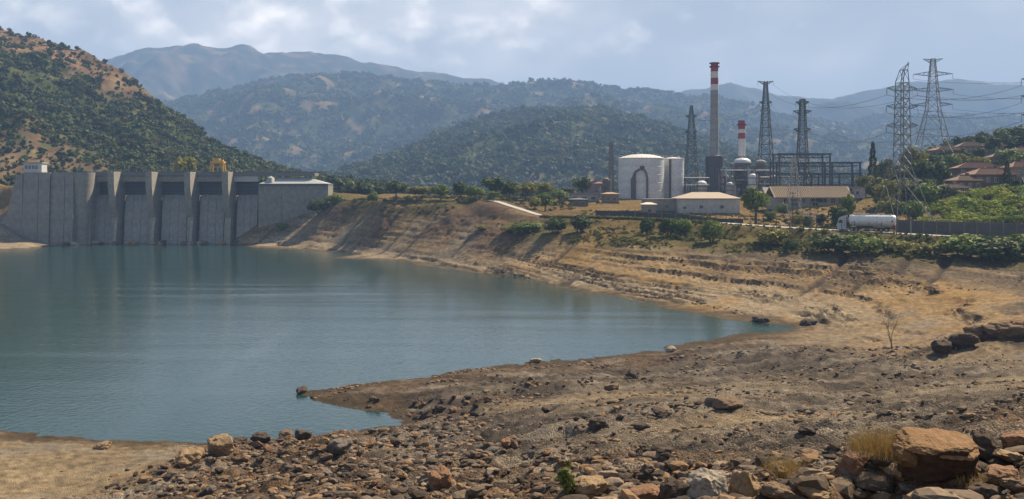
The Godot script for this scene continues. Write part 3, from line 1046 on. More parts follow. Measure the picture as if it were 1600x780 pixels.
	for i in range(1, 5):
		var b := Build.new()
		b.prism([Vector2(9, -3), Vector2(-5.6, -3), Vector2(-4.6, 8), Vector2(-3.8, 11), Vector2(-6.0, 15), Vector2(-8.4, 24), Vector2(-8.6, 30.3), Vector2(9, 30.3)].map(func(p): return Vector2(p.x, p.y)), -1.3, 1.3)
		var o := part("pier", b, conc2, dam)
		o.position = Vector3(X.call(edges[i]), 0, 0)
		o.rotation.y = PI / 2.0
		if i < 4:
			var leg := Build.new()
			leg.bar(Vector3(X.call(edges[i] + 4.0), 9.5, 5.2), Vector3(X.call(edges[i] + 2.5), 1.2, 6.0), 1.1)
			part("buttress_foot", leg, surface("buttress concrete", 0.34, 0.31, 0.26, 0.9, 9.0), dam)
	# crest road, parapet and its posts
	var deck := Build.new()
	deck.box(Vector3((X.call(130.0) + X.call(492.0)) / 2, 29.3, -4.0), Vector3(X.call(492.0) - X.call(130.0), 1.2, 9.0))
	part("crest_deck", deck, surface("crest concrete", 0.16, 0.155, 0.145, 0.9, 6.0), dam)
	var par := Build.new()
	par.box(Vector3((X.call(130.0) + X.call(492.0)) / 2, 30.15, 0.2), Vector3(X.call(492.0) - X.call(130.0), 0.5, 0.4))
	part("parapet", par, surface("parapet concrete", 0.13, 0.13, 0.125, 0.9, 6.0), dam)
	for i in 40:
		var p := Build.new()
		p.box(Vector3(lerpf(X.call(40.0), X.call(490.0), i / 39.0), 30.8, 0.2), Vector3(0.12, 1.1, 0.12))
		part("railing_post", p, surface("railing steel", 0.25, 0.25, 0.25, 0.6, 4.0), dam)
	var rl := Build.new()
	for h in [30.85, 31.3]:
		rl.box(Vector3((X.call(40.0) + X.call(490.0)) / 2, h, 0.2), Vector3(X.call(490.0) - X.call(40.0), 0.07, 0.07))
	part("railing", rl, mats["railing steel"], dam)
	# right block under its low pale roof
	for i in 3:
		var b := Build.new()
		var x0: float = X.call(408.0 + i * 36.0) + 0.05
		var x1: float = X.call(408.0 + (i + 1) * 36.0) - 0.05
		b.box(Vector3((x0 + x1) / 2, 10.8, -1.0), Vector3(x1 - x0, 27.6, 12.0))
		part("monolith", b, conc, dam)
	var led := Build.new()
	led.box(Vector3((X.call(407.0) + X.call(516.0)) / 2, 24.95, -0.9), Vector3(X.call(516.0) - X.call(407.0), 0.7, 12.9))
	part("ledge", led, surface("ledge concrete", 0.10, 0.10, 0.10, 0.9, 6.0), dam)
	var rf := Build.new()
	var rx0: float = X.call(409.0)
	var rx1: float = X.call(432.0)
	var rx2: float = X.call(480.0)
	var rx3: float = X.call(514.0)
	rf.quad(Vector3(rx0, 25.35, 5.4), Vector3(rx3, 25.35, 5.4), Vector3(rx2, 28.0, -1.5), Vector3(rx1, 28.2, -1.5))
	rf.tri(Vector3(rx0, 25.35, 5.4), Vector3(rx1, 28.2, -1.5), Vector3(rx0, 25.35, -7))
	rf.tri(Vector3(rx3, 25.35, 5.4), Vector3(rx3, 25.35, -7), Vector3(rx2, 28.0, -1.5))
	rf.quad(Vector3(rx3, 25.35, -7), Vector3(rx0, 25.35, -7), Vector3(rx1, 28.2, -1.5), Vector3(rx2, 28.0, -1.5))
	var roof := part("roof", rf, pale, dam)
	var hump := Build.new()
	hump.lathe(Vector3(X.call(425.0), 25.4, 2.4), [Vector2(2.6, 0), Vector2(1.5, 2.4), Vector2(0, 3.2)], 5)
	part("vent_hood", hump, surface("vent hood", 0.33, 0.33, 0.32, 0.7, 4.0), roof)

	# yellow gantry crane on the crest
	var cr := thing("gantry_crane", Vector3(X.call(336.0), 29.9, -440.0), "yellow gantry crane standing on the dam crest", "crane")
	var yl := surface("crane yellow", 0.62, 0.33, 0.02, 0.45, 3.0)
	for sx in [-1, 1]:
		for sz in [-1, 1]:
			var b := Build.new()
			b.bar(Vector3(sx * 2.9, 0, sz * 1.9), Vector3(sx * 2.3, 4.2, sz * 1.2), 0.55)
			part("leg", b, yl, cr)
	var gd := Build.new()
	gd.box(Vector3(0, 4.6, 0), Vector3(5.8, 0.9, 3.2))
	for sz in [-1, 1]:
		gd.bar(Vector3(-2.6, 2.6, sz * 1.5), Vector3(2.6, 2.6, sz * 1.5), 0.22)
	part("girder", gd, yl, cr)
	var hoist := Build.new()
	hoist.box(Vector3(-0.6, 5.65, 0), Vector3(3.0, 1.2, 2.0))
	hoist.box(Vector3(1.8, 5.4, 0), Vector3(1.2, 0.7, 1.6))
	part("hoist_house", hoist, yl, cr)
	var cab := Build.new()
	cab.box(Vector3(1.9, 3.5, 1.3), Vector3(1.3, 1.3, 1.2))
	part("cab", cab, surface("crane cab", 0.3, 0.2, 0.05, 0.5, 3.0), cr)
	# small gatehouse on the left block
	var gh := thing("gatehouse", Vector3(X.call(54.0) * 0.985, 30.0, -430.0), "small white flat-roofed gatehouse on the near end of the dam", "building")
	var w := Build.new()
	w.box(Vector3(0, 1.9, 0), Vector3(7.6, 3.8, 5.0))
	part("wall", w, surface("gatehouse wall", 0.48, 0.48, 0.46, 0.8, 4.0), gh)
	var r2 := Build.new()
	r2.box(Vector3(0, 4.05, 0), Vector3(8.4, 0.5, 5.8))
	part("roof", r2, surface("gatehouse roof", 0.3, 0.3, 0.29, 0.8, 4.0), gh)
	for k in 4:
		var wd := Build.new()
		wd.box(Vector3(-2.7 + k * 1.45, 2.2, 2.53), Vector3(1.1, 1.5, 0.1))
		part("window", wd, glass(), gh)

func glass() -> StandardMaterial3D:
	if not mats.has("window glass"):
		var m := StandardMaterial3D.new()
		m.resource_name = "window glass"
		m.albedo_color = lin(0.02, 0.025, 0.03)
		m.roughness = 0.12
		m.metallic_specular = 0.6
		mats["window glass"] = m
	return mats["window glass"]

# ---------------------------------------------------------------- the power plant
func build_plant() -> void:
	var white := surface("tank white", 0.74, 0.75, 0.76, 0.45, 7.0, "stain")
	var grey := surface("plant concrete", 0.27, 0.26, 0.24, 0.85, 6.0, "stain")
	var dark := surface("plant dark steel", 0.07, 0.075, 0.08, 0.6, 4.0)
	var rust := surface("plant brown steel", 0.16, 0.11, 0.08, 0.7, 4.0)
	var pipe := surface("plant pipe", 0.33, 0.33, 0.33, 0.45, 4.0)
	# two storage tanks
	var s := 440.0 / FOCAL
	for k in 2:
		var px := 1002.0 if k == 0 else 1052.5
		var r := 35.5 * s if k == 0 else 16.5 * s
		var p := ground_at(px, 440.0 if k == 0 else 447.0)
		var top := at(px, 248.5, 440.0).y - p.y
		var t := thing("storage_tank", p, "large white storage tank with a dark pipe arch on its front" if k == 0 else "narrower white storage tank with a dark ladder strip beside the larger one", "storage tank", "white storage tanks of the plant")
		var n := 26 if k == 0 else 14
		var b := Build.new()
		b.lathe(Vector3.ZERO, [Vector2(r, -1.0), Vector2(r, top)], 48)
		part("shell", b, white, t)
		# welded courses stand a little proud
		for c in 4:
			var h := Build.new()
			h.lathe(Vector3.ZERO, [Vector2(r + 0.01, top * (c + 1) / 5.0), Vector2(r + 0.06, top * (c + 1) / 5.0 + 0.05), Vector2(r + 0.01, top * (c + 1) / 5.0 + 0.1)], 48)
			part("hoop", h, white, t)
		var d := Build.new()
		d.lathe(Vector3.ZERO, [Vector2(r + 0.15, top), Vector2(r + 0.15, top + 0.35), Vector2(r * 0.8, top + r * 0.11), Vector2(r * 0.45, top + r * 0.19), Vector2(0, top + r * 0.22)], 48)
		var roof := part("roof", d, surface("tank roof", 0.70, 0.66, 0.58, 0.55, 5.0), t)
		var v := Build.new()
		v.tube(Vector3(-r * 0.15, top + r * 0.2, 0), Vector3(-r * 0.15, top + r * 0.2 + 1.0, 0), 0.35, 0.35)
		part("vent", v, pipe, roof)
		if k == 1:
			var q := Build.new()
			q.lathe(Vector3(r * 0.4, top + r * 0.15, r * 0.3), [Vector2(0.7, 0), Vector2(0.5, 0.7), Vector2(0, 0.9)], 8)
			part("hatch", q, pipe, roof)
		var rail := Build.new()
		for e in 30:
			var a := TAU * e / 30.0
			var a2 := TAU * (e + 1) / 30.0
			var q0 := Vector3(cos(a) * r, top + 0.35, sin(a) * r)
			rail.bar(q0, q0 + Vector3.UP * 1.1, 0.06)
			rail.bar(q0 + Vector3.UP * 1.1, Vector3(cos(a2) * r, top + 1.45, sin(a2) * r), 0.06)
		part("railing", rail, pipe, t).set_meta("kind", "stuff")
		if k == 0:
			# a broad riser, bend and downcomer stand off the shell as an arch
			var arch := Build.new()
			var f := func(px_: float, py_: float) -> Vector3:
				var x := (px_ - 1002.0) * s
				return Vector3(x, at(0, py_, 440.0).y - p.y, sqrt(maxf(r * r - x * x, 0.0)) + 0.9)
			var line := [[985.5, 311.0], [985.5, 279.0], [988.5, 269.0], [995.0, 265.0], [1001.5, 265.5], [1005.0, 271.0], [1006.5, 280.0], [1006.5, 311.0]]
			for e in line.size() - 1:
				var wide: float = [1.05, 0.75, 0.42, 0.36, 0.36, 0.36, 0.42][e]
				arch.tube(f.call(line[e][0], line[e][1]), f.call(line[e + 1][0], line[e + 1][1]), wide, wide if e != 1 else 0.45, 12)
			part("pipe_arch", arch, surface("dark lagging", 0.11, 0.10, 0.09, 0.7, 4.0), t)
			var bx := Build.new()
			bx.box(f.call(998.5, 262.5), Vector3(1.7, 1.3, 1.0))
			part("valve_box", bx, dark, t)
		else:
			var lad := Build.new()
			lad.box(Vector3((1044.5 - px) * s, top * 0.5, sqrt(r * r - pow((1044.5 - px) * s, 2.0)) + 0.4), Vector3(0.9, top, 0.5))
			part("ladder_cage", lad, surface("ladder steel", 0.11, 0.085, 0.065, 0.7, 4.0), t)
	# the tall chimney and the short one
	for k in 2:
		var px: float = [1116.5, 1159.0][k]
		var dd: float = [480.0, 470.0][k]
		var sc := dd / FOCAL
		var p := ground_at(px, dd)
		var H := func(py: float) -> float: return at(px, py, dd).y - p.y
		var c := thing("chimney", p, "tall grey chimney with two red and white bands at its top" if k == 0 else "shorter chimney banded red and white above a white domed vessel", "chimney", "banded chimneys of the plant")
		var red := surface("chimney red", 0.30, 0.025, 0.028, 0.6, 5.0)
		var wh := surface("chimney white", 0.60, 0.58, 0.56, 0.6, 5.0)
		var shaft := surface("chimney grey", 0.31, 0.315, 0.32, 0.8, 8.0, "stain")
		var bands := [[301, 246, 7.6, 7.3, "shaft"], [246, 141, 7.0, 6.0, "shaft"], [141, 132, 6.0, 5.95, "white_band"], [132, 122, 5.95, 5.9, "red_band"], [122, 112, 5.9, 5.85, "white_band"], [112, 98, 5.85, 5.7, "red_band"]] if k == 0 else [[303, 244, 6.0, 5.9, "shaft"], [244, 217, 5.6, 5.5, "white_band"], [217, 208, 5.5, 5.5, "red_band"], [208, 202, 5.5, 5.4, "white_band"], [202, 188.5, 5.4, 5.3, "red_band"]]
		for e in bands:
			var b := Build.new()
			b.lathe(Vector3.ZERO, [Vector2(e[2] * sc, H.call(e[0])), Vector2(e[3] * sc, H.call(e[1])), Vector2(e[3] * sc * 0.8, H.call(e[1]) + 0.01)], 28)
			part(e[4], b, red if e[4] == "red_band" else wh if e[4] == "white_band" else shaft, c)
		for y in ([104.5, 99.0] if k == 0 else [195.0]):
			var b := Build.new()
			b.lathe(Vector3.ZERO, [Vector2(5.8 * sc, H.call(y) - 0.3), Vector2(7.9 * sc, H.call(y) - 0.25), Vector2(7.9 * sc, H.call(y) + 0.3), Vector2(5.7 * sc, H.call(y) + 0.35)], 28)
			part("gallery", b, surface("chimney dark red", 0.17, 0.02, 0.02, 0.7, 4.0), c)
		if k == 0:
			var b := Build.new()
			b.lathe(Vector3.ZERO, [Vector2(11.5 * sc, -1.0), Vector2(11.0 * sc, H.call(247)), Vector2(11.0 * sc, H.call(246.5))], 12)
			b.lathe(Vector3.ZERO, [Vector2(11.0 * sc, H.call(246.5)), Vector2(0.1, H.call(245.5))], 12)
			part("base_tower", b, surface("chimney base", 0.12, 0.12, 0.125, 0.85, 5.0, "stain"), c)
			var g := Build.new()
			g.lathe(Vector3.ZERO, [Vector2(11.2 * sc, H.call(246)), Vector2(13.6 * sc, H.call(245.5)), Vector2(13.6 * sc, H.call(243.5)), Vector2(7.0 * sc, H.call(242.5))], 16)
			part("platform", g, surface("platform steel", 0.16, 0.155, 0.15, 0.7, 4.0), c)
			for e in 8:
				var a := TAU * e / 8.0 + 0.2
				var bt := Build.new()
				bt.bar(Vector3(cos(a) * 11.8 * sc, -1, sin(a) * 11.8 * sc), Vector3(cos(a) * 11.4 * sc, H.call(246), sin(a) * 11.4 * sc), 0.7)
				part("buttress", bt, dark, c)
			var duct := Build.new()
			duct.tube(Vector3(-13.5 * sc, 0, 1.0), Vector3(-13.5 * sc, H.call(246), 1.0), 0.5, 0.5)
			part("side_pipe", duct, dark, c)
	process_tower(1160.0, 462.0, 32.0, 246.5, 303.0, "dark steel process tower capped by a white dome below the short chimney", white)
	process_tower(1188.5, 465.0, 21.0, 249.5, 303.0, "narrow process tower with a pale dome beside the bigger domed one", grey)
	# pipe bridges, vessels and small tanks between
	pipe_rack(1070.0, 1108.0, 440.0, 9.0, "low pipe rack with grey pipes behind the white building", pipe, dark)
	pipe_rack(1126.0, 1216.0, 455.0, 12.0, "long pipe bridge running past the domed process towers", pipe, dark)
	pipe_rack(1188.0, 1250.0, 430.0, 8.0, "pipe rack between the domed towers and the switchyard", pipe, rust)
	for e in [[1096.0, 445.0, 2.6, 6.0, "pale dished vessel standing just before the tall chimney", white], [1132.0, 450.0, 2.0, 9.0, "slim rust-brown column between the two chimneys", rust], [1208.0, 440.0, 2.0, 8.0, "slim grey column beside the narrow domed tower", grey], [1140.0, 430.0, 1.6, 6.0, "small grey vessel under the pipe bridge", pipe], [1176.0, 432.0, 1.5, 9.0, "thin pale column between the two domed towers", white], [947.0, 455.0, 1.6, 8.0, "thin brown column beside the slim mast", rust]]:
		var t := thing("process_vessel", ground_at(e[0], e[1]), e[4], "vessel", "process vessels of the plant")
		var b := Build.new()
		b.lathe(Vector3.ZERO, [Vector2(e[2], -1), Vector2(e[2], e[3]), Vector2(e[2] * 0.85, e[3] + e[2] * 0.45), Vector2(e[2] * 0.4, e[3] + e[2] * 0.7), Vector2(0, e[3] + e[2] * 0.75)], 20)
		part("shell", b, e[5], t)
		var r := Build.new()
		for k in 3:
			r.lathe(Vector3(0, e[3] * (0.3 + 0.3 * k), 0), [Vector2(e[2], 0), Vector2(e[2] + 0.5, 0.05), Vector2(e[2] + 0.5, 0.25), Vector2(e[2], 0.3)], 16)
		part("ring_platform", r, dark, t)
		var l := Build.new()
		l.tube(Vector3(e[2] + 0.5, 0, 0), Vector3(e[2] + 0.5, e[3] + 1.0, 0), 0.25, 0.25)
		part("riser_pipe", l, pipe, t)
	var k_ := 0
	for e in [[1074.0, 446.0, 14.0, 16.0, "open steel frame with drums beside the narrower white tank"], [1091.0, 452.0, 18.0, 24.0, "taller open steel frame left of the tall chimney's base"], [1129.0, 446.0, 12.0, 28.0, "narrow open steel frame right of the tall chimney's base"], [1144.0, 440.0, 16.0, 16.0, "low open steel frame before the domed towers"], [1174.0, 446.0, 14.0, 30.0, "tall open frame squeezed between the two domed towers"], [1203.0, 446.0, 18.0, 20.0, "open frame with drums right of the narrow domed tower"], [1222.0, 410.0, 16.0, 14.0, "low open frame at the foot of the switchyard gantries"], [942.0, 450.0, 16.0, 12.0, "low steel frame left of the big white tank"]]:
		process_frame_at(e[0], e[1], e[2], e[3], e[4], k_)
		k_ += 1
	# white building with a low hipped roof, and the greyer one that adjoins it
	block(1108.0, 336.0, 96.0, 24.5, 12.0, "long stained white building with a low hipped roof before the chimney", surface("stained white wall", 0.50, 0.50, 0.48, 0.85, 9.0, "stain"), surface("sandy roof", 0.42, 0.34, 0.25, 0.85, 5.0), 9.5, [[-38, 0.45, 4, 3], [-12, 0.5, 5, 4], [20, 0.5, 5, 4]], "plant_building")
	block(1034.0, 341.0, 52.0, 20.0, 9.0, "low grey stained building under the big white tank", surface("stained grey wall", 0.30, 0.29, 0.27, 0.85, 9.0, "stain"), surface("grey flat roof", 0.2, 0.19, 0.18, 0.85, 5.0), 1.0, [[-12, 0.45, 5, 3], [8, 0.45, 5, 3]], "plant_building")
	block(1015.0, 333.0, 20.0, 15.0, 5.0, "small shed with a bright pale roof under the big tank", surface("shed wall", 0.26, 0.24, 0.21, 0.85, 5.0), surface("shed pale roof", 0.62, 0.55, 0.45, 0.85, 5.0), 3.0, [[0, 0.4, 5, 5]], "shed")
	block(913.0, 400.0, 46.0, 13.0, 9.0, "white shed with a dark roof beside the round dark tree", surface("white shed wall", 0.42, 0.42, 0.4, 0.85, 5.0, "stain"), surface("dark shed roof", 0.05, 0.055, 0.06, 0.7, 4.0), 1.5, [[-14, 0.5, 6, 4], [0, 0.5, 6, 4], [14, 0.5, 6, 4]], "shed")
	block(905.0, 372.0, 28.0, 10.0, 6.0, "dark low shed in front of the white one", surface("dark shed wall", 0.11, 0.11, 0.11, 0.85, 5.0), surface("brown shed roof", 0.13, 0.10, 0.08, 0.7, 4.0), 2.0, [[-6, 0.5, 5, 4], [6, 0.5, 5, 4]], "shed")
	block(955.0, 392.0, 24.0, 14.0, 8.0, "brown service hut beside the slim mast", surface("hut wall", 0.22, 0.17, 0.12, 0.85, 5.0), surface("hut roof", 0.33, 0.22, 0.13, 0.7, 4.0), 2.5, [[-5, 0.5, 4, 4], [5, 0.5, 4, 4]], "hut")
	block(925.0, 470.0, 34.0, 22.0, 9.0, "brown building behind the round dark tree", surface("brown wall", 0.20, 0.16, 0.13, 0.85, 5.0), surface("tile red roof", 0.24, 0.13, 0.08, 0.8, 4.0), 6.0, [[-8, 0.5, 5, 5], [8, 0.5, 5, 5]], "plant_building")

# A building given by bearing, range, width and wall height in sighted units, depth in metres. Windows: [offset, share of height, width, height].
func block(px: float, d: float, w_: float, h_: float, deep: float, label: String, wall: Material, roof: Material, rise: float, windows: Array, called: String) -> Node3D:
	var s := d / FOCAL
	var t := thing(called, ground_at(px, d), label, "building")
	var w := w_ * s
	var h := h_ * s
	var b := Build.new()
	b.box(Vector3(0, h / 2 - 0.75, -deep / 2), Vector3(w, h + 1.5, deep))
	part("wall", b, wall, t)
	var pl := Build.new()
	pl.box(Vector3(0, 0.1, -deep / 2), Vector3(w + 0.24, 0.9, deep + 0.24))
	part("plinth", pl, surface("plinth grime", 0.13, 0.12, 0.11, 0.9, 4.0), t)
	var r := Build.new()
	var e := 0.5
	var x0 := -w / 2 - e
	var x1 := w / 2 + e
	var z0 := e
	var z1 := -deep - e
	var ri := rise * s
	r.box(Vector3(0, h + 0.1, -deep / 2), Vector3(w + 2 * e, 0.26, deep + 2 * e))
	if rise > 1.5:
		var inx := minf(w * 0.42, deep * 0.5)
		var a := Vector3(x0 + inx, h + 0.22 + ri, -deep / 2)
		var c := Vector3(x1 - inx, h + 0.22 + ri, -deep / 2)
		var y := h + 0.232
		r.quad(Vector3(x0, y, z0), Vector3(x1, y, z0), c, a)
		r.quad(Vector3(x1, y, z1), Vector3(x0, y, z1), a, c)
		r.tri(Vector3(x1, y, z0), Vector3(x1, y, z1), c)
		r.tri(Vector3(x0, y, z1), Vector3(x0, y, z0), a)
	part("roof", r, roof, t)
	for q in windows:
		var f := Build.new()
		var at_ := Vector3(q[0] * s, h * q[1], 0.02)
		var ww: float = q[2] * s
		var hh: float = q[3] * s
		f.box(at_ + Vector3(0, hh / 2 + 0.06, 0), Vector3(ww + 0.2, 0.12, 0.14))
		f.box(at_ - Vector3(0, hh / 2 + 0.06, 0), Vector3(ww + 0.3, 0.12, 0.2))
		f.box(at_ - Vector3(ww / 2 + 0.05, 0, 0), Vector3(0.1, hh, 0.14))
		f.box(at_ + Vector3(ww / 2 + 0.05, 0, 0), Vector3(0.1, hh, 0.14))
		f.box(at_, Vector3(0.07, hh, 0.12))
		var wn := part("window", f, surface("window frame", 0.28, 0.26, 0.24, 0.7, 4.0), t)
		var g := Build.new()
		g.box(at_, Vector3(ww, hh, 0.06))
		part("pane", g, glass(), wn)
	return t

func process_frame_at(px: float, d: float, w_: float, h_: float, label: String, k: int) -> void:
	var s := d / FOCAL
	var t := thing("equipment_tower", ground_at(px, d), label, "steel frame", "open steel frames of the plant")
	var w := w_ * s
	var h := h_ * s * 1.6
	var steel := surface("frame steel", 0.14, 0.135, 0.13, 0.7, 4.0)
	var kit := [surface("kit grey", 0.30, 0.30, 0.30, 0.5, 4.0), surface("kit rust", 0.20, 0.13, 0.09, 0.7, 4.0), surface("kit pale", 0.48, 0.47, 0.44, 0.5, 4.0)]
	var r := RandomNumberGenerator.new()
	r.seed = 900 + k
	for x in [-0.5, 0.0, 0.5]:
		for z in [0.0, -5.0]:
			var c := Build.new()
			c.bar(Vector3(x * w, -1, z), Vector3(x * w, h, z), 0.28)
			part("column", c, steel, t)
	var levels := maxi(2, int(h / 3.0))
	for l in levels:
		var y := h * (l + 1) / levels
		var f := Build.new()
		f.box(Vector3(0, y, -2.5), Vector3(w + 0.4, 0.22, 5.4))
		f.box(Vector3(0, y + 1.0, 0.1), Vector3(w + 0.2, 0.08, 0.08))
		part("floor_deck", f, steel, t)
		var b := Build.new()
		var g := -0.5 if l % 2 else 0.5
		b.bar(Vector3(-g * w, y - h / levels, 0.1), Vector3(0, y, 0.1), 0.13)
		part("brace", b, steel, t)
		for e in 2:
			var q := Build.new()
			var x := r.randf_range(-0.4, 0.4) * w
			var top := y - h / levels
			if r.randf() < 0.5:
				q.tube(Vector3(x - 1.0, top + 0.9, -1.2), Vector3(x + 1.0, top + 0.9, -1.2), 0.6, 0.6, 12)
			else:
				q.tube(Vector3(x, top, -1.0), Vector3(x, top + r.randf_range(1.3, 2.4), -1.0), 0.55, 0.55, 12)
			part("drum", q, kit[r.randi_range(0, 2)], t)
	for e in 3:
		var q := Build.new()
		var x := r.randf_range(-0.5, 0.5) * w
		q.tube(Vector3(x, -1, 0.5), Vector3(x, h * r.randf_range(0.6, 1.15), 0.5), 0.16, 0.16, 8)
		part("pipe", q, kit[r.randi_range(0, 2)], t)

func process_tower(px: float, d: float, w_: float, top_py: float, base_py: float, label: String, dome: Material) -> void:
	var s := d / FOCAL
	var p := ground_at(px, d)
	var t := thing("process_tower", p, label, "process tower", "domed process towers")
	var w := w_ * s
	var top := at(px, top_py, d).y - p.y
	var steel := surface("tower steel", 0.13, 0.12, 0.11, 0.7, 4.0)
	var core := surface("tower vessel", 0.19, 0.185, 0.18, 0.7, 5.0, "stain")
	var v := Build.new()
	v.lathe(Vector3.ZERO, [Vector2(w * 0.36, -1), Vector2(w * 0.36, top - w * 0.26)], 24)
	part("vessel", v, core, t)
	var dm := Build.new()
	dm.lathe(Vector3(0, top - w * 0.26, 0), [Vector2(w * 0.42, 0), Vector2(w * 0.42, w * 0.06), Vector2(w * 0.37, w * 0.15), Vector2(w * 0.25, w * 0.22), Vector2(0, w * 0.26)], 24)
	part("dome", dm, dome, t)
	for sx in [-1, 1]:
		for sz in [-1, 1]:
			var c := Build.new()
			c.bar(Vector3(sx * w * 0.5, -1, sz * w * 0.4), Vector3(sx * w * 0.46, top * 0.82, sz * w * 0.38), 0.5)
			part("column", c, steel, t)
	var floors := 5
	for k in floors:
		var f := Build.new()
		var y := top * (0.16 + 0.66 * k / (floors - 1))
		f.box(Vector3((0.05 if k % 2 else -0.08) * w, y, 0), Vector3(w * (1.16 if k % 2 else 1.0), 0.35, w * 0.9))
		for sx in [-1, 1]:
			f.box(Vector3(sx * w * 0.5, y + 1.1, w * 0.45), Vector3(0.1, 1.0, 0.1))
		f.box(Vector3(0, y + 1.3, w * 0.45), Vector3(w * 1.02, 0.12, 0.1))
		part("platform", f, steel, t)
	var x := Build.new()
	for k in floors - 1:
		var y0 := top * (0.16 + 0.66 * k / (floors - 1))
		var y1 := top * (0.16 + 0.66 * (k + 1) / (floors - 1))
		var g := -1.0 if k % 2 else 1.0
		x.bar(Vector3(-w * 0.48 * g, y0, w * 0.4), Vector3(w * 0.48 * g, y1, w * 0.4), 0.22)
		x.box(Vector3(g * w * 0.22, (y0 + y1) / 2 - 0.5, w * 0.36), Vector3(w * 0.24, (y1 - y0) * 0.55, 1.0))
	part("bracing", x, surface("tower bracing", 0.22, 0.2, 0.17, 0.7, 4.0), t)
	for k in 2:
		var pp := Build.new()
		var q := w * (0.58 if k else -0.6)
		pp.tube(Vector3(q, -1, 0.6), Vector3(q, top * (0.74 - 0.2 * k), 0.6), 0.42, 0.42, 10)
		pp.tube(Vector3(q, top * (0.74 - 0.2 * k), 0.6), Vector3(0, top * (0.78 - 0.2 * k), 0.6), 0.42, 0.42, 10)
		part("pipe", pp, surface("plant pipe", 0.33, 0.33, 0.33, 0.45, 4.0), t)

func pipe_rack(px0: float, px1: float, d: float, h: float, label: String, pipe: Material, steel: Material) -> void:
	var a := ground_at(px0, d)
	var b := ground_at(px1, d)
	var t := thing("pipe_rack", a, label, "pipe rack", "pipe racks of the plant")
	var l := b.x - a.x
	var n := maxi(2, int(l / 6.0))
	for k in n + 1:
		var f := Build.new()
		var x := l * k / n
		for z in [-1.5, 1.5]:
			f.bar(Vector3(x, -1, z), Vector3(x, h, z), 0.3)
		f.bar(Vector3(x, h * 0.95, -1.7), Vector3(x, h * 0.95, 1.7), 0.3)
		f.bar(Vector3(x, h * 0.6, -1.7), Vector3(x, h * 0.6, 1.7), 0.3)
		part("frame", f, steel, t)
	for k in 6:
		var q := Build.new()
		var y := h * (0.95 if k < 3 else 0.6) + 0.5
		var z := -1.1 + 1.1 * (k % 3)
		q.tube(Vector3(0, y, z), Vector3(l, y, z), 0.22 + 0.12 * (k % 2), 0.22 + 0.12 * (k % 2), 8)
		part("pipe", q, pipe, t)
	for k in maxi(1, int(l / 9.0)):
		var q := Build.new()
		var x := l * (k + 0.5) / maxi(1, int(l / 9.0))
		q.tube(Vector3(x - 1.8, h * 0.25, 1.2), Vector3(x + 1.8, h * 0.25, 1.2), 1.0, 1.0, 14)
		q.box(Vector3(x, h * 0.1, 1.2), Vector3(2.4, h * 0.2, 1.2))
		part("drum", q, pipe, t)

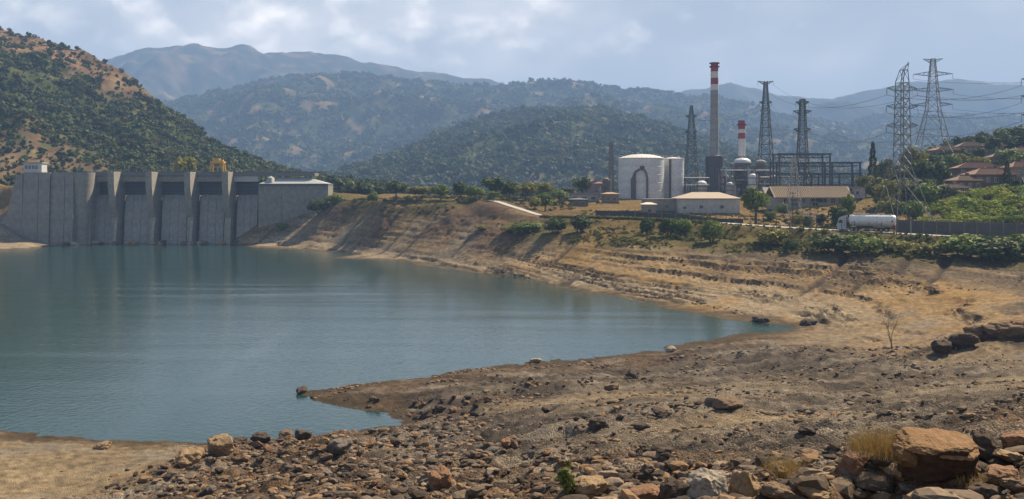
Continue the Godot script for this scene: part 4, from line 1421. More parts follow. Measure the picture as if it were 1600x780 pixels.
# ---------------------------------------------------------------- switchyard
func build_substation() -> void:
	var steel := surface("gantry steel", 0.055, 0.065, 0.075, 0.6, 4.0)
	for g in [[1218.0, 1297.0, 240.5, 375.0, 0, "taller dark steel switchyard gantry with a wide top beam"], [1213.5, 1344.0, 254.0, 385.0, 2, "longer and lower dark steel gantry behind the taller one"], [1213.0, 1345.0, 271.5, 392.0, 3, "lowest long gantry just above the pale switch building"]]:
		var a := ground_at(g[0], g[3])
		var b := ground_at(g[1], g[3])
		var t := thing("switchyard_gantry", a, g[5], "gantry", "switchyard gantries")
		var l := b.x - a.x
		var h := at(0, g[2], g[3]).y - a.y
		var n: int = 2 + g[4]
		for k in n:
			var x := l * k / (n - 1)
			for z in [0.0, -9.0]:
				var c := Build.new()
				c.bar(Vector3(x, -2, z), Vector3(x, h, z), 0.55)
				part("post", c, steel, t)
		for z in [0.0, -9.0]:
			var bm := Build.new()
			bm.bar(Vector3(-0.6, h, z), Vector3(l + 0.6, h, z), 0.5)
			bm.bar(Vector3(0, h - 1.3, z), Vector3(l, h - 1.3, z), 0.22)
			for k in 16:
				bm.bar(Vector3(l * k / 16.0, h - (1.3 if k % 2 else 0.0), z), Vector3(l * (k + 1) / 16.0, h - (0.0 if k % 2 else 1.3), z), 0.14)
			part("beam", bm, steel, t)
		for k in n:
			var x := l * k / (n - 1)
			var cb := Build.new()
			cb.bar(Vector3(x, h, 0), Vector3(x, h, -9), 0.4)
			part("cross_beam", cb, steel, t)
		for k in 9:
			var ins := Build.new()
			var x := l * (k + 0.7) / 9.4
			for e in 6:
				ins.lathe(Vector3(x, h - 1.5 - e * 0.32, 0), [Vector2(0.06, -0.2), Vector2(0.2, -0.05), Vector2(0.06, 0.1)], 8)
			part("insulator", ins, surface("insulator brown", 0.2, 0.15, 0.12, 0.4, 4.0), t)
	# the pale switch building behind
	block(1298.0, 402.0, 96.0, 26.0, 10.0, "pale two-storey switch building behind the gantries", surface("switch wall", 0.45, 0.45, 0.46, 0.85, 7.0, "stain"), surface("switch roof", 0.1, 0.1, 0.11, 0.85, 5.0), 1.0, [[-40, 0.7, 4, 4], [-30, 0.7, 4, 4], [-18, 0.7, 4, 4], [-6, 0.7, 4, 4], [6, 0.7, 4, 4], [18, 0.7, 4, 4], [30, 0.7, 4, 4], [40, 0.7, 4, 4], [-30, 0.35, 4, 4], [-6, 0.35, 4, 4], [18, 0.35, 4, 4], [36, 0.35, 4, 4]], "switch_building")
	# long hall with a tan roof
	var p := ground_at(1272.0, 335.0)
	var s := 335.0 / FOCAL
	var t := thing("hall", p, "long hall with a tan tiled roof and dark windows behind the road", "building")
	var w := 120.0 * s
	var hy := at(0, 308.0, 335.0).y - p.y
	var ry := at(0, 292.0, 345.0).y - p.y
	var b := Build.new()
	b.box(Vector3(0, hy / 2 - 0.75, -6.0), Vector3(w, hy + 1.5, 12.0))
	part("wall", b, surface("hall wall", 0.33, 0.30, 0.27, 0.9, 6.0, "stain"), t)
	var gable := Build.new()
	gable.prism([Vector2(-12.0, hy), Vector2(0.0, hy), Vector2(-6.0, ry - 0.1)], -w / 2, w / 2)
	var go := part("gable", gable, mats["hall wall"], t)
	go.rotation.y = -PI / 2.0
	go.position = Vector3(0, 0, -12.0)
	var roof := Build.new()
	roof.quad(Vector3(-w / 2 - 0.6, hy - 0.1, 0.7), Vector3(w / 2 + 0.6, hy - 0.1, 0.7), Vector3(w / 2 + 0.6, ry + 0.1, -6), Vector3(-w / 2 - 0.6, ry + 0.1, -6))
	roof.quad(Vector3(w / 2 + 0.6, hy - 0.1, -12.7), Vector3(-w / 2 - 0.6, hy - 0.1, -12.7), Vector3(-w / 2 - 0.6, ry + 0.1, -6), Vector3(w / 2 + 0.6, ry + 0.1, -6))
	roof.box(Vector3(0, hy - 0.25, 0.6), Vector3(w + 1.2, 0.25, 0.25))
	var ro := part("roof", roof, surface("tan roof", 0.40, 0.29, 0.175, 0.9, 4.0, "speck"), t)
	for k in 40:
		var c := Build.new()
		var x := -w / 2 + w * (k + 0.5) / 40.0
		c.bar(Vector3(x, hy + 0.02, 0.65), Vector3(x, ry + 0.2, -5.95), 0.16)
		part("roof_rib", c, mats["tan roof"], ro)
	for q in [[-44, 0.55, 6, 7], [-30, 0.66, 12, 5], [-30, 0.3, 10, 7], [-16, 0.6, 5, 6], [2, 0.66, 14, 6], [14, 0.66, 12, 6], [2, 0.32, 8, 6], [30, 0.6, 6, 7], [42, 0.6, 6, 7]]:
		var f := Build.new()
		var a := Vector3(q[0] * s, hy * q[1], 0.03)
		f.box(a - Vector3(0, q[3] * s / 2 + 0.08, 0), Vector3(q[2] * s + 0.3, 0.16, 0.24))
		f.box(a + Vector3(0, q[3] * s / 2 + 0.08, 0), Vector3(q[2] * s + 0.3, 0.16, 0.2))
		f.box(a, Vector3(0.12, q[3] * s, 0.18))
		var wn := part("window", f, surface("hall frame", 0.25, 0.23, 0.21, 0.8, 4.0), t)
		var g := Build.new()
		g.box(a, Vector3(q[2] * s, q[3] * s, 0.08))
		part("pane", g, glass(), wn)
	block(1343.0, 338.0, 18.0, 19.0, 7.0, "narrow pale annex at the end of the tan-roofed hall", surface("annex wall", 0.52, 0.49, 0.46, 0.85, 5.0, "stain"), surface("annex roof", 0.3, 0.28, 0.26, 0.85, 5.0), 1.0, [[-3, 0.6, 3, 4]], "annex")
	block(1150.0, 345.0, 10.0, 14.0, 4.0, "small pale hut beside the big tree by the road", surface("annex wall", 0.52, 0.49, 0.46, 0.85, 5.0, "stain"), mats["annex roof"], 1.0, [[0, 0.5, 3, 4]], "hut")

# ---------------------------------------------------------------- pylons and lines
func pylon(px: float, d: float, top_py: float, waist_py: float, base_w: float, waist_w: float, top_w: float, arms: Array, thick: float, label: String, mat_: Material, turn := 0.0) -> Node3D:
	var p := ground_at(px, d)
	var t := thing("lattice_pylon", p, label, "pylon", "lattice pylons of the power line", turn)
	var H := at(px, top_py, d).y - p.y
	var hw := at(px, waist_py, d).y - p.y
	var half := func(y: float) -> float:
		return lerpf(base_w, waist_w, clampf(y / hw, 0, 1)) / 2.0 if y < hw else lerpf(waist_w, top_w, (y - hw) / maxf(H - hw, 0.1)) / 2.0
	for sx in [-1, 1]:
		for sz in [-1, 1]:
			var b := Build.new()
			b.bar(Vector3(sx * half.call(0.0), -1.5, sz * half.call(0.0)), Vector3(sx * half.call(hw), hw, sz * half.call(hw)), thick * 1.35)
			b.bar(Vector3(sx * half.call(hw), hw, sz * half.call(hw)), Vector3(sx * half.call(H), H, sz * half.call(H)), thick * 1.2)
			part("leg", b, mat_, t)
	var br := Build.new()
	var y := 0.5
	while y < H - 0.6:
		var step: float = maxf(half.call(y) * 1.7, 1.5)
		var y1 := minf(y + step, H)
		for f in 4:
			var r := Basis(Vector3.UP, f * PI / 2.0)
			var a: float = half.call(y)
			var c: float = half.call(y1)
			br.bar(r * Vector3(-a, y, a), r * Vector3(c, y1, c), thick * 0.7)
			br.bar(r * Vector3(a, y, a), r * Vector3(-c, y1, c), thick * 0.7)
			br.bar(r * Vector3(-c, y1, c), r * Vector3(c, y1, c), thick * 0.7)
		y = y1
	part("bracing", br, mat_, t).set_meta("kind", "stuff")
	for e in arms:
		var ay := at(px, e[0], d).y - p.y
		for side in [-1.0, 1.0]:
			var reach: float = e[1] * side
			var b := Build.new()
			var w: float = half.call(ay)
			var tip := Vector3(reach, ay + e[2], 0)
			for sz in [-1, 1]:
				b.bar(Vector3(side * w, ay, sz * w), tip, thick * 0.85)
				b.bar(Vector3(side * w, ay - 1.5 + e[2] * 0.2, sz * w), tip, thick * 0.85)
				for k in 4:
					var f0 := k / 4.0
					b.bar(Vector3(side * w, ay, sz * w).lerp(tip, f0), Vector3(side * w, ay - 1.5, sz * w).lerp(tip, f0 + 0.2), thick * 0.55)
			var arm := part("cross_arm", b, mat_, t)
			if e[3]:
				var ins := Build.new()
				for k in 7:
					ins.lathe(tip - Vector3(0, 0.3 + k * 0.26, 0), [Vector2(0.05, -0.16), Vector2(0.17, -0.04), Vector2(0.05, 0.08)], 6)
				part("insulator", ins, surface("insulator grey", 0.14, 0.15, 0.15, 0.4, 4.0), arm)
	return t

func line_between(a: Vector3, b: Vector3, sag: float, label: String, group: String) -> void:
	var w := Build.new()
	var n := 24
	for k in n:
		var f0 := float(k) / n
		var f1 := float(k + 1) / n
		w.tube(a.lerp(b, f0) - Vector3.UP * sag * 4.0 * f0 * (1 - f0), a.lerp(b, f1) - Vector3.UP * sag * 4.0 * f1 * (1 - f1), 0.05, 0.05, 4, false)
	var o := part("power_line", w, surface("wire", 0.06, 0.06, 0.065, 0.95, 4.0))
	tag(o, label, "cable", group)

func arm_tip(px: float, d: float, py: float, reach: float, up: float, turn := 0.0) -> Vector3:
	var p := ground_at(px, d)
	var ay := at(px, py, d).y
	return Vector3(p.x, ay + up - 2.0, p.z) + Basis(Vector3.UP, turn) * Vector3(reach, 0, 0)

func build_pylons() -> void:
	var grey := surface("pylon grey", 0.17, 0.18, 0.18, 0.6, 4.0)
	var dark := surface("pylon dark", 0.075, 0.085, 0.08, 0.6, 4.0)
	var pale := surface("pylon galvanised", 0.30, 0.30, 0.29, 0.55, 4.0)
	var front := pylon(1410.0, 287.0, 127.0, 262.0, 13.0, 3.5, 2.5, [[134.0, 4.9, -0.7, true], [162.0, 5.1, -0.7, true], [191.0, 5.1, -0.9, true]], 0.15, "nearest and largest lattice pylon, standing behind the tanker truck", grey, 0.25)
	var peak := Build.new()
	var y0 := at(1410, 127, 287).y - front.position.y
	var tip := Vector3(2.0, y0 + 5.0, 0)
	var shoulder := []
	for e in [Vector3(-1.25, y0, -1.25), Vector3(1.25, y0, -1.25), Vector3(1.25, y0, 1.25), Vector3(-1.25, y0, 1.25)]:
		shoulder.append((e as Vector3) * Vector3(0.6, 1, 0.6) + Vector3(0.5, 3.2, 0))
		peak.bar(e, shoulder[-1], 0.17)
		peak.bar(shoulder[-1], tip + Vector3(0, 0.4 if e.x > 0 else 0.0, e.z * 0.15), 0.14)
	for k in 4:
		peak.bar(shoulder[k], shoulder[(k + 1) % 4], 0.11)
		peak.bar(shoulder[k], Vector3(1.25 if k in [0, 3] else -1.25, y0, -1.25 if k < 2 else 1.25), 0.1)
	part("peak", peak, grey, front)
	pylon(1458.0, 430.0, 92.0, 172.0, 15.0, 5.2, 1.6, [[112.0, 7.9, -1.0, true], [137.0, 8.3, -0.9, true], [160.0, 7.9, -0.9, true], [93.0, 4.0, 0.3, false]], 0.19, "three-armed lattice pylon on the village hill beside the nearest pylon", grey, -0.15)
	pylon(1196.5, 520.0, 127.0, 150.0, 8.6, 2.2, 1.4, [[128.0, 4.0, 0.4, true], [172.0, 2.6, 0.0, false], [158.0, 3.2, -0.4, true]], 0.30, "dark pylon with splayed legs behind the narrow domed tower", dark)
	pylon(1254.0, 400.0, 155.0, 240.0, 5.6, 3.4, 1.6, [[158.0, 2.6, -0.3, true], [172.0, 3.6, -0.4, true], [200.0, 3.4, -0.4, true]], 0.25, "dark pylon rising behind the tallest switchyard gantry", dark)
	pylon(1080.5, 520.0, 165.0, 200.0, 7.0, 3.0, 1.0, [[180.0, 2.9, -0.3, true], [204.0, 3.0, -0.3, true]], 0.29, "dark pylon just past the narrower white tank", dark)
	pylon(955.0, 480.0, 223.0, 225.0, 2.6, 1.3, 1.2, [], 0.36, "slim lattice mast before the big white tank's left side", surface("mast steel", 0.14, 0.135, 0.13, 0.6, 4.0))
	pylon(1626.0, 300.0, 60.0, 200.0, 10.0, 3.4, 2.0, [[120.0, 5.6, -0.6, true], [147.0, 5.6, -0.6, true], [176.0, 5.6, -0.6, true]], 0.2, "pylon cut off by the edge, only its arm tips in view", grey)
	pylon(1241.0, 322.0, 244.0, 260.0, 4.6, 1.6, 0.8, [], 0.09, "thin pale lattice mast in front of the tan-roofed hall", pale)
	# conductors
	var reach_a := [[134.0, 4.9, -0.7], [162.0, 5.1, -0.7], [191.0, 5.1, -0.9]]
	var reach_b := [[112.0, 7.9, -1.0], [137.0, 8.3, -0.9], [160.0, 7.9, -0.9]]
	var reach_c := [[120.0, 5.6, -0.6], [147.0, 5.6, -0.6], [176.0, 5.6, -0.6]]
	var words_ := ["highest", "middle", "lowest"]
	for k in 3:
		for side in [-1.0, 1.0]:
			var e: Array = reach_a[k]
			var f: Array = reach_b[k]
			var g: Array = reach_c[k]
			line_between(arm_tip(1410, 287, e[0], e[1] * side, e[2], 0.25), arm_tip(1626, 300, g[0], g[1] * side, g[2]), 2.6, "line slung from the nearest pylon's %s %s arm towards the edge" % [words_[k], "village-side" if side > 0 else "plant-side"], "lines from the nearest pylon")
			line_between(arm_tip(1458, 430, f[0], f[1] * side, f[2], -0.15), arm_tip(1760, 420, f[0] - 14.0, f[1] * side, f[2]), 3.5, "line slung from the hilltop pylon's %s %s arm past the edge" % [words_[k], "village-side" if side > 0 else "plant-side"], "lines from the hilltop pylon")
	for side in [-1.0, 1.0]:
		line_between(arm_tip(1196.5, 520, 128.0, 4.0 * side, 0.4), arm_tip(1410, 287, 134.0, 4.9 * side, -0.7, 0.25), 7.0, ("right-hand line of the " if side > 0 else "left-hand line of the ") + "pair of sagging lines from the splayed-leg pylon to the nearest one", "lines across the plant")
		line_between(arm_tip(1254, 400, 172.0, 3.6 * side, -0.4), arm_tip(1410, 287, 191.0, 5.1 * side, -0.9, 0.25), 6.0, ("right-hand line of the " if side > 0 else "left-hand line of the ") + "pair of sagging lines from the switchyard pylon to the nearest one", "lines across the plant")
		line_between(arm_tip(1080.5, 520, 180.0, 2.9 * side, -0.3), arm_tip(1196.5, 520, 158.0, 3.2 * side, -0.4), 3.0, ("right-hand line of the " if side > 0 else "left-hand line of the ") + "pair of lines between the two far dark pylons", "lines across the plant")

# ---------------------------------------------------------------- the village
func house(px: float, d: float, w_: float, deep: float, wall_h: float, roof_h: float, label: String, wall: Material, roof: Material, n_windows: int, turn := 0.0, lift := 0.0) -> void:
	var s := d / FOCAL
	var w := w_ * s
	roof_h *= 0.72
	var t := thing("house", ground_at(px, d, lift), label, "house", "houses of the hillside village", turn)
	var b := Build.new()
	b.box(Vector3(0, wall_h / 2 - 1.5, 0), Vector3(w, wall_h + 3.0, deep))
	part("wall", b, wall, t)
	var e := 0.7
	var inx := minf(w * 0.4, deep * 0.5)
	var r := Build.new()
	var y := wall_h + 0.12
	var a := Vector3(-w / 2 - e + inx, y + roof_h, 0)
	var c := Vector3(w / 2 + e - inx, y + roof_h, 0)
	var p := [Vector3(-w / 2 - e, y, deep / 2 + e), Vector3(w / 2 + e, y, deep / 2 + e), Vector3(w / 2 + e, y, -deep / 2 - e), Vector3(-w / 2 - e, y, -deep / 2 - e)]
	r.quad(p[0], p[1], c, a); r.tri(p[1], p[2], c); r.quad(p[2], p[3], a, c); r.tri(p[3], p[0], a)
	r.box(Vector3(0, wall_h, 0), Vector3(w + 2 * e, 0.22, deep + 2 * e))
	var ro := part("roof", r, roof, t)
	# courses of tiles, the nearer slopes
	var courses := int(Vector2(roof_h, deep / 2).length() / 0.6)
	for k in courses:
		var f := (k + 0.4) / courses
		var q := Build.new()
		q.bar((p[0] as Vector3).lerp(a, f) + Vector3(0, 0.05, 0.02), (p[1] as Vector3).lerp(c, f) + Vector3(0, 0.05, 0.02), 0.14)
		part("tile_course", q, roof, ro)
	var rb := Build.new()
	rb.bar(a + Vector3(0, 0.06, 0), c + Vector3(0, 0.06, 0), 0.28)
	for k in 4:
		rb.bar((p[k] as Vector3) + Vector3(0, 0.06, 0), (c if k in [1, 2] else a) + Vector3(0, 0.06, 0), 0.22)
	part("ridge_tiles", rb, roof, ro)
	if w > 7.0:
		var ch := Build.new()
		ch.box(Vector3(w * 0.2, y + roof_h, -0.8), Vector3(0.9, 1.6, 0.7))
		ch.box(Vector3(w * 0.2, y + roof_h + 0.86, -0.8), Vector3(1.1, 0.14, 0.9))
		part("chimney", ch, wall, ro)
	for k in n_windows:
		var x := w * ((k + 0.5) / n_windows - 0.5)
		var f := Build.new()
		var at_ := Vector3(x, wall_h * 0.56, deep / 2 + 0.03)
		f.box(at_ - Vector3(0, 0.78, 0), Vector3(1.5, 0.14, 0.24))
		f.box(at_ + Vector3(0, 0.76, 0), Vector3(1.4, 0.12, 0.16))
		f.box(at_ - Vector3(0.62, 0, 0), Vector3(0.12, 1.4, 0.16))
		f.box(at_ + Vector3(0.62, 0, 0), Vector3(0.12, 1.4, 0.16))
		f.box(at_, Vector3(0.08, 1.4, 0.12))
		var wn := part("window", f, surface("house frame", 0.4, 0.38, 0.35, 0.7, 4.0), t)
		var g := Build.new()
		g.box(at_, Vector3(1.14, 1.4, 0.08))
		part("pane", g, glass(), wn)

func build_village() -> void:
	var tile := surface("terracotta tiles", 0.36, 0.20, 0.13, 0.9, 2.4, "speck")
	var tile2 := surface("weathered tiles", 0.30, 0.19, 0.13, 0.9, 2.4, "speck")
	var brick := surface("brown plaster", 0.19, 0.105, 0.075, 0.9, 4.0, "stain")
	var buff := surface("buff plaster", 0.34, 0.27, 0.2, 0.9, 4.0, "stain")
	var bluish := surface("pale blue plaster", 0.42, 0.47, 0.5, 0.9, 4.0, "stain")
	house(1524.0, 372.0, 60.0, 9.0, 3.2, 2.6, "upper villa with a wide terracotta roof and shaded front", brick, tile, 5, -0.12, 0.6)
	house(1548.0, 364.0, 30.0, 6.0, 3.0, 1.2, "small pale blue wing in front of the upper villa", bluish, tile2, 2, -0.12, 1.0)
	house(1545.0, 342.0, 66.0, 9.0, 4.0, 2.8, "lower brown villa with a hipped terracotta roof beside the dark cypress", brick, tile, 5, 0.1, 1.2)
	house(1506.0, 338.0, 40.0, 7.0, 3.4, 2.2, "low brown wing with a curved-looking roof left of the lower villa", brick, tile2, 3, 0.15, 0.6)
	house(1592.0, 350.0, 36.0, 9.0, 4.4, 2.6, "villa with an orange roof past the dark cypress at the edge", buff, tile, 2, 0.0, 1.6)
	house(1486.0, 325.0, 42.0, 6.0, 1.6, 1.6, "low terracotta-roofed outbuilding half hidden in green bushes", buff, tile2, 2, 0.1, 0.4)
	house(1478.0, 446.0, 44.0, 9.0, 3.0, 2.6, "leftmost red roof in the row below the hilltop wood", buff, tile, 3, 0.1)
	house(1515.0, 452.0, 38.0, 9.0, 3.0, 3.0, "second red roof in the row below the hilltop wood", buff, tile2, 3, -0.1)
	house(1548.0, 448.0, 28.0, 8.0, 2.6, 2.2, "third red roof in the row below the hilltop wood", brick, tile, 3, 0.2)
	house(1560.0, 405.0, 30.0, 8.0, 3.2, 2.0, "buff house with a flat-looking roof between upper villa and hilltop row", buff, tile2, 2, 0.0)
	house(1592.0, 420.0, 30.0, 8.0, 3.2, 2.4, "red-roofed house at the edge below the hilltop wood", brick, tile, 2, 0.1)
	house(1394.0, 425.0, 22.0, 7.0, 3.0, 2.0, "small pinkish house among trees behind the nearest pylon", buff, tile, 2, 0.0)
	# small far houses past the dam's end
	house(566.0, 620.0, 34.0, 9.0, 3.0, 2.5, "tiny far house beyond the dam's right end", buff, tile, 2)
	house(548.0, 690.0, 26.0, 9.0, 3.0, 2.5, "tiny farther house beyond the dam's right end", buff, tile2, 2)

# ---------------------------------------------------------------- the tanker truck
func build_truck() -> void:
	var p := road_at(1355.0, 0.4)
	p.y = ground(p.x, p.z) + 0.17
	var t := thing("tanker_truck", p, "white tanker truck driving on the road along the bank", "truck", "", road_turn(1355.0))
	var white := surface("truck white", 0.45, 0.46, 0.48, 0.35, 3.0)
	var shell := surface("tank aluminium", 0.72, 0.71, 0.69, 0.3, 5.0, "mottle", 0.0)
	var dark := surface("truck chassis", 0.025, 0.027, 0.03, 0.6, 2.0)
	var tyre := surface("truck tyre", 0.02, 0.02, 0.02, 0.9, 2.0)
	var rim := surface("wheel rim", 0.38, 0.38, 0.38, 0.4, 2.0)
	# cab: side outline with a raked screen, front towards -x
	var cab := Build.new()
	cab.prism([Vector2(-7.55, 0.55), Vector2(-5.15, 0.55), Vector2(-5.15, 3.75), Vector2(-6.5, 3.85), Vector2(-7.05, 3.5), Vector2(-7.42, 2.1), Vector2(-7.6, 1.9)], -1.25, 1.25)
	var co := part("cab", cab, white, t)
	for z in [-1.26, 1.26]:
		var g := Build.new()
		g.prism([Vector2(-7.1, 2.15), Vector2(-6.05, 2.15), Vector2(-6.05, 3.05), Vector2(-6.85, 3.05)], z - 0.02, z + 0.02)
		part("side_window", g, glass(), co)
		var d := Build.new()
		d.box(Vector3(-5.6, 2.3, z), Vector3(0.05, 2.4, 0.04))
		d.box(Vector3(-6.6, 1.7, z), Vector3(0.25, 0.06, 0.06))
		part("door_seam", d, dark, co)
		var mi := Build.new()
		mi.box(Vector3(-7.35, 2.7, z * 1.14), Vector3(0.14, 0.62, 0.28))
		part("mirror", mi, dark, co)
	var ws := Build.new()
	ws.quad(Vector3(-7.44, 2.15, -1.1), Vector3(-7.44, 2.15, 1.1), Vector3(-7.10, 3.4, 1.1), Vector3(-7.10, 3.4, -1.1))
	part("windscreen", ws, glass(), co)
	var bp := Build.new()
	bp.box(Vector3(-7.55, 0.75, 0), Vector3(0.35, 0.5, 2.5))
	bp.box(Vector3(-7.62, 1.35, 0), Vector3(0.06, 0.6, 1.6))
	part("bumper", bp, dark, co)
	for z in [-0.95, 0.95]:
		var hl := Build.new()
		hl.box(Vector3(-7.74, 0.9, z), Vector3(0.06, 0.22, 0.4))
		part("headlight", hl, surface("lamp lens", 0.7, 0.7, 0.68, 0.2, 2.0), co)
	var df := Build.new()
	df.prism([Vector2(-6.5, 3.85), Vector2(-5.15, 3.75), Vector2(-5.15, 4.3)], -1.0, 1.0)
	part("roof_deflector", df, white, co)
	var ch := Build.new()
	for z in [-0.5, 0.5]:
		ch.box(Vector3(-0.2, 0.95, z), Vector3(14.2, 0.32, 0.16))
	ch.box(Vector3(-4.75, 1.7, 0), Vector3(0.5, 1.7, 2.0))
	ch.box(Vector3(-5.0, 2.6, 0.8), Vector3(0.2, 2.4, 0.2))
	part("chassis", ch, dark, t)
	var tk := Build.new()
	var R := 1.48
	var prof := [Vector2(0, -4.75), Vector2(0.8, -4.65), Vector2(1.28, -4.35), Vector2(R, -3.9), Vector2(R, 6.5), Vector2(1.28, 6.95), Vector2(0.8, 7.25), Vector2(0, 7.35)]
	for k in prof.size() - 1:
		var a: Vector2 = prof[k]
		var c: Vector2 = prof[k + 1]
		var sl := Vector2(c.y - a.y, a.x - c.x).normalized()
		for e in 28:
			var t0 := TAU * e / 28.0
			var t1 := TAU * (e + 1) / 28.0
			var d0 := Vector3(0, cos(t0), sin(t0))
			var d1 := Vector3(0, cos(t1), sin(t1))
			var o := Vector3(0, 2.92, 0)
			var n0 := d0 * sl.x + Vector3.RIGHT * sl.y
			var n1 := d1 * sl.x + Vector3.RIGHT * sl.y
			var q := [o + d0 * a.x + Vector3.RIGHT * a.y, o + d1 * a.x + Vector3.RIGHT * a.y, o + d1 * c.x + Vector3.RIGHT * c.y, o + d0 * c.x + Vector3.RIGHT * c.y]
			if a.x > 0.001:
				tk.tri_n(q[0], q[1], q[2], n0, n1, n1)
			if c.x > 0.001:
				tk.tri_n(q[0], q[2], q[3], n0, n1, n0)
	var to := part("tank", tk, shell, t)
	for x in [-3.6, -1.0, 1.6, 4.2, 6.3]:
		var b := Build.new()
		for e in 28:
			var t0 := TAU * e / 28.0
			var t1 := TAU * (e + 1) / 28.0
			b.bar(Vector3(x, 2.92 + cos(t0) * (R + 0.01), sin(t0) * (R + 0.01)), Vector3(x, 2.92 + cos(t1) * (R + 0.01), sin(t1) * (R + 0.01)), 0.07)
		part("band", b, shell, to)
	var walk := Build.new()
	walk.box(Vector3(1.2, 4.46, 0), Vector3(9.5, 0.08, 0.6))
	for x in [-2.6, 0.4, 3.4, 5.8]:
		walk.tube(Vector3(x, 4.4, 0), Vector3(x, 4.66, 0), 0.28, 0.28, 12)
	part("walkway", walk, surface("walkway", 0.45, 0.44, 0.4, 0.6, 2.0), to)
	var plq := Build.new()
	for z in [-1.0, 1.0]:
		var c := Vector3(6.35, 2.75, z * (R + 0.03))
		var q := [c + Vector3(0, 0.38, 0), c + Vector3(0.38, 0, 0), c + Vector3(0, -0.38, 0), c + Vector3(-0.38, 0, 0)]
		if z > 0.0:
			plq.quad(q[0], q[3], q[2], q[1])
		else:
			plq.quad(q[0], q[1], q[2], q[3])
	part("placard", plq, surface("placard red", 0.42, 0.09, 0.06, 0.5, 2.0), to)
	var sk := Build.new()
	for z in [-1.0, 1.0]:
		sk.box(Vector3(0.2, 1.2, z * 1.15), Vector3(2.6, 0.7, 0.1))
		sk.box(Vector3(-1.9, 0.95, z * 0.95), Vector3(1.2, 0.7, 0.5))
		sk.box(Vector3(3.5, 1.32, z * 1.1), Vector3(4.6, 0.1, 0.5))
	part("side_guard", sk, dark, t)
	var rb := Build.new()
	rb.box(Vector3(6.9, 0.75, 0), Vector3(0.3, 0.6, 2.4))
	rb.box(Vector3(6.6, 1.3, 0), Vector3(0.9, 0.5, 2.3))
	part("rear_bumper", rb, surface("rear red", 0.16, 0.03, 0.025, 0.5, 2.0), t)
	for z in [-0.9, 0.9]:
		var tl := Build.new()
		tl.box(Vector3(7.08, 0.85, z), Vector3(0.05, 0.2, 0.4))
		part("tail_light", tl, surface("tail lens", 0.5, 0.03, 0.02, 0.25, 2.0), t)
	for x in [-6.45, -3.75, -2.6, 2.3, 3.6, 4.9]:
		for z in [-1.0, 1.0]:
			var w := Build.new()
			w.tube(Vector3(x, 0.52, z - 0.17), Vector3(x, 0.52, z + 0.17), 0.52, 0.52, 20)
			var wo := part("wheel", w, tyre, t)
			var r := Build.new()
			r.tube(Vector3(x, 0.52, z - 0.19), Vector3(x, 0.52, z + 0.19), 0.29, 0.29, 14)
			part("rim", r, rim, wo)

